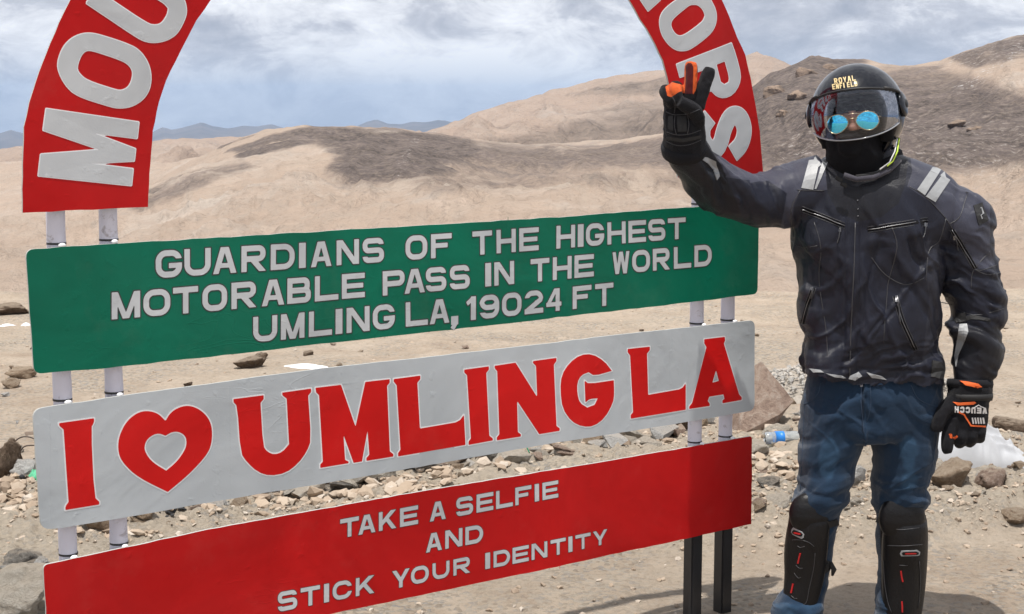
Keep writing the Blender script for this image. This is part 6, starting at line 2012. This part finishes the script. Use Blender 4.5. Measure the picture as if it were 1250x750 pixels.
# plastic bottle lying on its side
bp = on_ground(944, 566)
bot = empty("bottle", (bp.x, bp.y, gz(bp.x, bp.y) + 0.03), math.radians(8))
tag(bot, "clear plastic bottle with a blue label lying among the stones", "bottle")
t = NT("clear_plastic")
tr = t.n("ShaderNodeBsdfTransparent", {"Color": (0.88, 0.93, 0.95)}); gl = t.n("ShaderNodeBsdfGlossy", {"Roughness": 0.12}); df = t.n("ShaderNodeBsdfDiffuse", {"Color": (0.75, 0.80, 0.83)})
m1 = t.n("ShaderNodeMixShader", {0: 0.30}); t.t.links.new(tr.outputs[0], m1.inputs[1]); t.t.links.new(df.outputs[0], m1.inputs[2])
m2 = t.n("ShaderNodeMixShader", {0: t.n("ShaderNodeLayerWeight", {"Blend": 0.4}).outputs["Fresnel"]}); t.t.links.new(m1.outputs[0], m2.inputs[1]); t.t.links.new(gl.outputs[0], m2.inputs[2])
t.t.links.new(m2.outputs[0], t.out.inputs[0]); M_PET = t.m
def lathe_x(name, prof, m, parent, n=24):
    V, Fc = [], []
    for x, r in prof:
        for k in range(n):
            a = 2 * math.pi * k / n
            V.append((x, r * math.cos(a), r * math.sin(a)))
    for i in range(len(prof) - 1):
        for k in range(n):
            a, b = i * n + k, i * n + (k + 1) % n
            Fc.append((a, b, b + n, a + n))
    Fc.append(tuple(range(n))); Fc.append(tuple((len(prof) - 1) * n + k for k in range(n))[::-1])
    return mesh_obj(name, V, Fc, m, parent, smooth=True)
lathe_x("bottle_body", [(-.045, .020), (-.042, .029), (-.03, .031), (-.015, .029), (0, .031), (.05, .031), (.075, .029), (.09, .031), (.11, .030), (.135, .020), (.15, .012), (.165, .011)], M_PET, bot)
lathe_x("bottle_label", [(.002, .0318), (.046, .0318)], mat_simple("blue_label", (0.02, 0.20, 0.62), 0.4), bot)
lathe_x("bottle_cap", [(.163, .0135), (.178, .0135)], mat_simple("white_cap", (0.75, 0.78, 0.82), 0.4), bot)

# white cloth sack
def sack():
    p = on_ground(1193, 578)
    n1, n2 = 110, 70
    U_, V_ = np.meshgrid(np.linspace(-.5, .5, n1), np.linspace(-.5, .5, n2))
    X = U_ * 0.62; Y = V_ * 0.36
    env = np.clip(1 - np.abs(U_ / .5) ** 3.0, 0, 1) * np.clip(1 - np.abs(V_ / .5) ** 2.6, 0, 1)
    prof = np.interp(U_, [-.5, -.38, -.2, -.05, .1, .25, .4, .5], [.25, .75, .95, 1.0, .92, .62, .40, .22])
    P = np.stack([X.ravel(), Y.ravel(), 0 * X.ravel()], 1)
    wv = P + 0.07 * np.stack([fbm(P * 5, 3, 201), fbm(P * 5, 3, 202), 0 * X.ravel()], 1)
    f = 0
    for ang, k1, k2, sd in ((.5, 4.5, 13, 203), (-.7, 5, 15, 213), (1.3, 6, 22, 223)):
        ca, sa = math.cos(ang), math.sin(ang)
        R_ = np.stack([(wv[:, 0] * ca + wv[:, 1] * sa) * k1, (-wv[:, 0] * sa + wv[:, 1] * ca) * k2, wv[:, 2]], 1)
        f = f + (1 - np.abs(vnoise(R_, sd)) * 2.2).reshape(X.shape) * (1.0, .7, .4)[sd // 10 % 10 % 3]
    Z = env ** 0.55 * (prof * 0.17 + 0.034 * f) + 0.006 * fbm(P * 30, 3, 204).reshape(X.shape) * env
    Z = np.maximum(Z, -0.005)
    o = grid_obj("sack", X, Y, Z, mat_simple("white_woven_cloth", (0.40, 0.41, 0.43), 0.8, 0.5, 300, 0.05, Sheen_Weight=0.2), kind=None)
    o.location = (p.x, p.y + .15, gz(p.x, p.y + .15) - 0.008)
    o.rotation_euler = (0, 0, -0.12)
    tag(o, "crumpled white cloth sack on the ground behind the hanging glove", "sack")
sack()
# bent wires behind the brown block, a green rag and a dark stick
def wire(name, pts, r, m, label, cat):
    V, Fc = [], []
    P = [Vector(q) for q in resample(pts, 6)]
    n = 8
    for i, p in enumerate(P):
        tg = (P[min(i + 1, len(P) - 1)] - P[max(i - 1, 0)]).normalized()
        u_ = tg.cross(Vector((0.1, 1, 0.1))).normalized(); w_ = u_.cross(tg)
        for k in range(n):
            a = 2 * math.pi * k / n; V.append(p + u_ * math.cos(a) * r + w_ * math.sin(a) * r)
    for i in range(len(P) - 1):
        for k in range(n):
            a, b = i * n + k, i * n + (k + 1) % n; Fc.append((a, b, b + n, a + n))
    Fc.append(tuple(range(n))[::-1]); Fc.append(tuple((len(P) - 1) * n + k for k in range(n)))
    o = mesh_obj(name, V, Fc, m, None, smooth=True)
    return tag(o, label, cat)
M_WIRE = mat_simple("rusty_wire", (0.07, 0.05, 0.04), 0.6, 0.3)
q0 = on_ground(5, 608); Yw = q0.y + .1
wire("wire", [tuple(at(2, 596, Yw)), tuple(at(6, 570, Yw)), tuple(at(14, 545, Yw)), tuple(at(26, 534, Yw)), tuple(at(42, 536, Yw)), tuple(at(60, 552, Yw)), tuple(at(72, 600, Yw))], .0032, M_WIRE, "taller of two bent rusty wires arching above the brown block", "wire")
wire("wire", [tuple(at(12, 598, Yw)), tuple(at(18, 570, Yw)), tuple(at(26, 549, Yw)), tuple(at(36, 544, Yw)), tuple(at(50, 548, Yw)), tuple(at(60, 575, Yw)), tuple(at(66, 604, Yw))], .0032, M_WIRE, "lower of two bent rusty wires arching above the brown block", "wire")
q1, q2 = on_ground(28, 617), on_ground(42, 592)
wire("stick", [(q1.x, q1.y, gz(q1.x, q1.y) + .02), ((q1.x + q2.x) / 2 + .01, (q1.y + q2.y) / 2, .05), (q2.x, q2.y - .05, .07), (q2.x + .01, q2.y, gz(q2.x, q2.y) + .02)], .011, M_CHAR, "short dark charred stick leaning on the white broken slab", "stick")
q1, q2 = on_ground(612, 566), on_ground(636, 560)
wire("string", [(q1.x, q1.y - .12, .13), ((q1.x + q2.x) / 2, q1.y - .1, .135), (q2.x, q2.y - .1, .12), (q2.x + .04, q2.y - .1, 0.05)], .003, mat_simple("green_string", (0.02, 0.30, 0.16), 0.6), "thin green string lying over the long pale slab", "string")
p = on_ground(44, 614)
xs = np.linspace(-.5, .5, 26); XX, YY = np.meshgrid(xs, xs)
ZZ = 0.03 * (1 - (np.hypot(XX, YY) / .5) ** 2) + 0.012 * fbm(np.stack([XX.ravel() * 6, YY.ravel() * 6, 0 * XX.ravel()], 1), 3, 9).reshape(XX.shape)
rag = grid_obj("rag", XX * .055, YY * .06, ZZ, mat_simple("green_rag_cloth", (0.10, 0.42, 0.24), 0.8, 0.4), kind=None)
rag.location = (p.x, p.y, gz(p.x, p.y)); tag(rag, "scrap of green cloth beside the silver board's left edge", "rag")

# rock outcrops on the slopes behind the rider
BHL = bvh_of(hills)
RK["crag"] = hill_material("crag", (0.17, 0.13, 0.10), (0.23, 0.18, 0.14), (0.10, 0.08, 0.07), 14.0)
_k = 0
for px_, py_, w_, h_, tone, lab in ((1168, 152, 34, 7, "crag", "dark rock rib on the slope right of the helmet, upper end"), (1190, 158, 32, 5, "crag", "dark rock rib on the slope right of the helmet, lower end"),
        (985, 90, 30, 10, "crag", "craggy outcrop on the skyline just left of the helmet"), (1012, 84, 24, 7, "crag", "low outcrop on the skyline touching the helmet's left top"),
        (948, 114, 34, 12, "crag", "brown outcrop below the skyline, beside the arch's right leg"), (972, 120, 38, 12, "crag", "widest brown outcrop between arch and helmet"),
        (955, 140, 22, 7, "crag", "small brown outcrop low between arch and helmet")):
    d_ = (at(px_, py_, 10) - CAMP).normalized()
    p, n_, _, dist = BHL.ray_cast(CAMP, d_)
    if p is None: continue
    s_ = dist / F
    for q in range(1):
        me_ = _big[_k % 9]; _k += 1
        key = (me_.name, tone)
        if key not in _mc:
            z_ = me_.copy(); z_.materials.clear(); z_.materials.append(RK[tone]); _mc[key] = z_
        o = bpy.data.objects.new("outcrop", _mc[key]); C.objects.link(o)
        o.scale = (w_ * s_, w_ * s_ * .6, h_ * s_ * 1.8); o.location = (p.x, p.y, p.z - h_ * s_ * 1.0); o.rotation_euler = (0, 0, _k * .7)
        tag(o, lab, "rock outcrop")
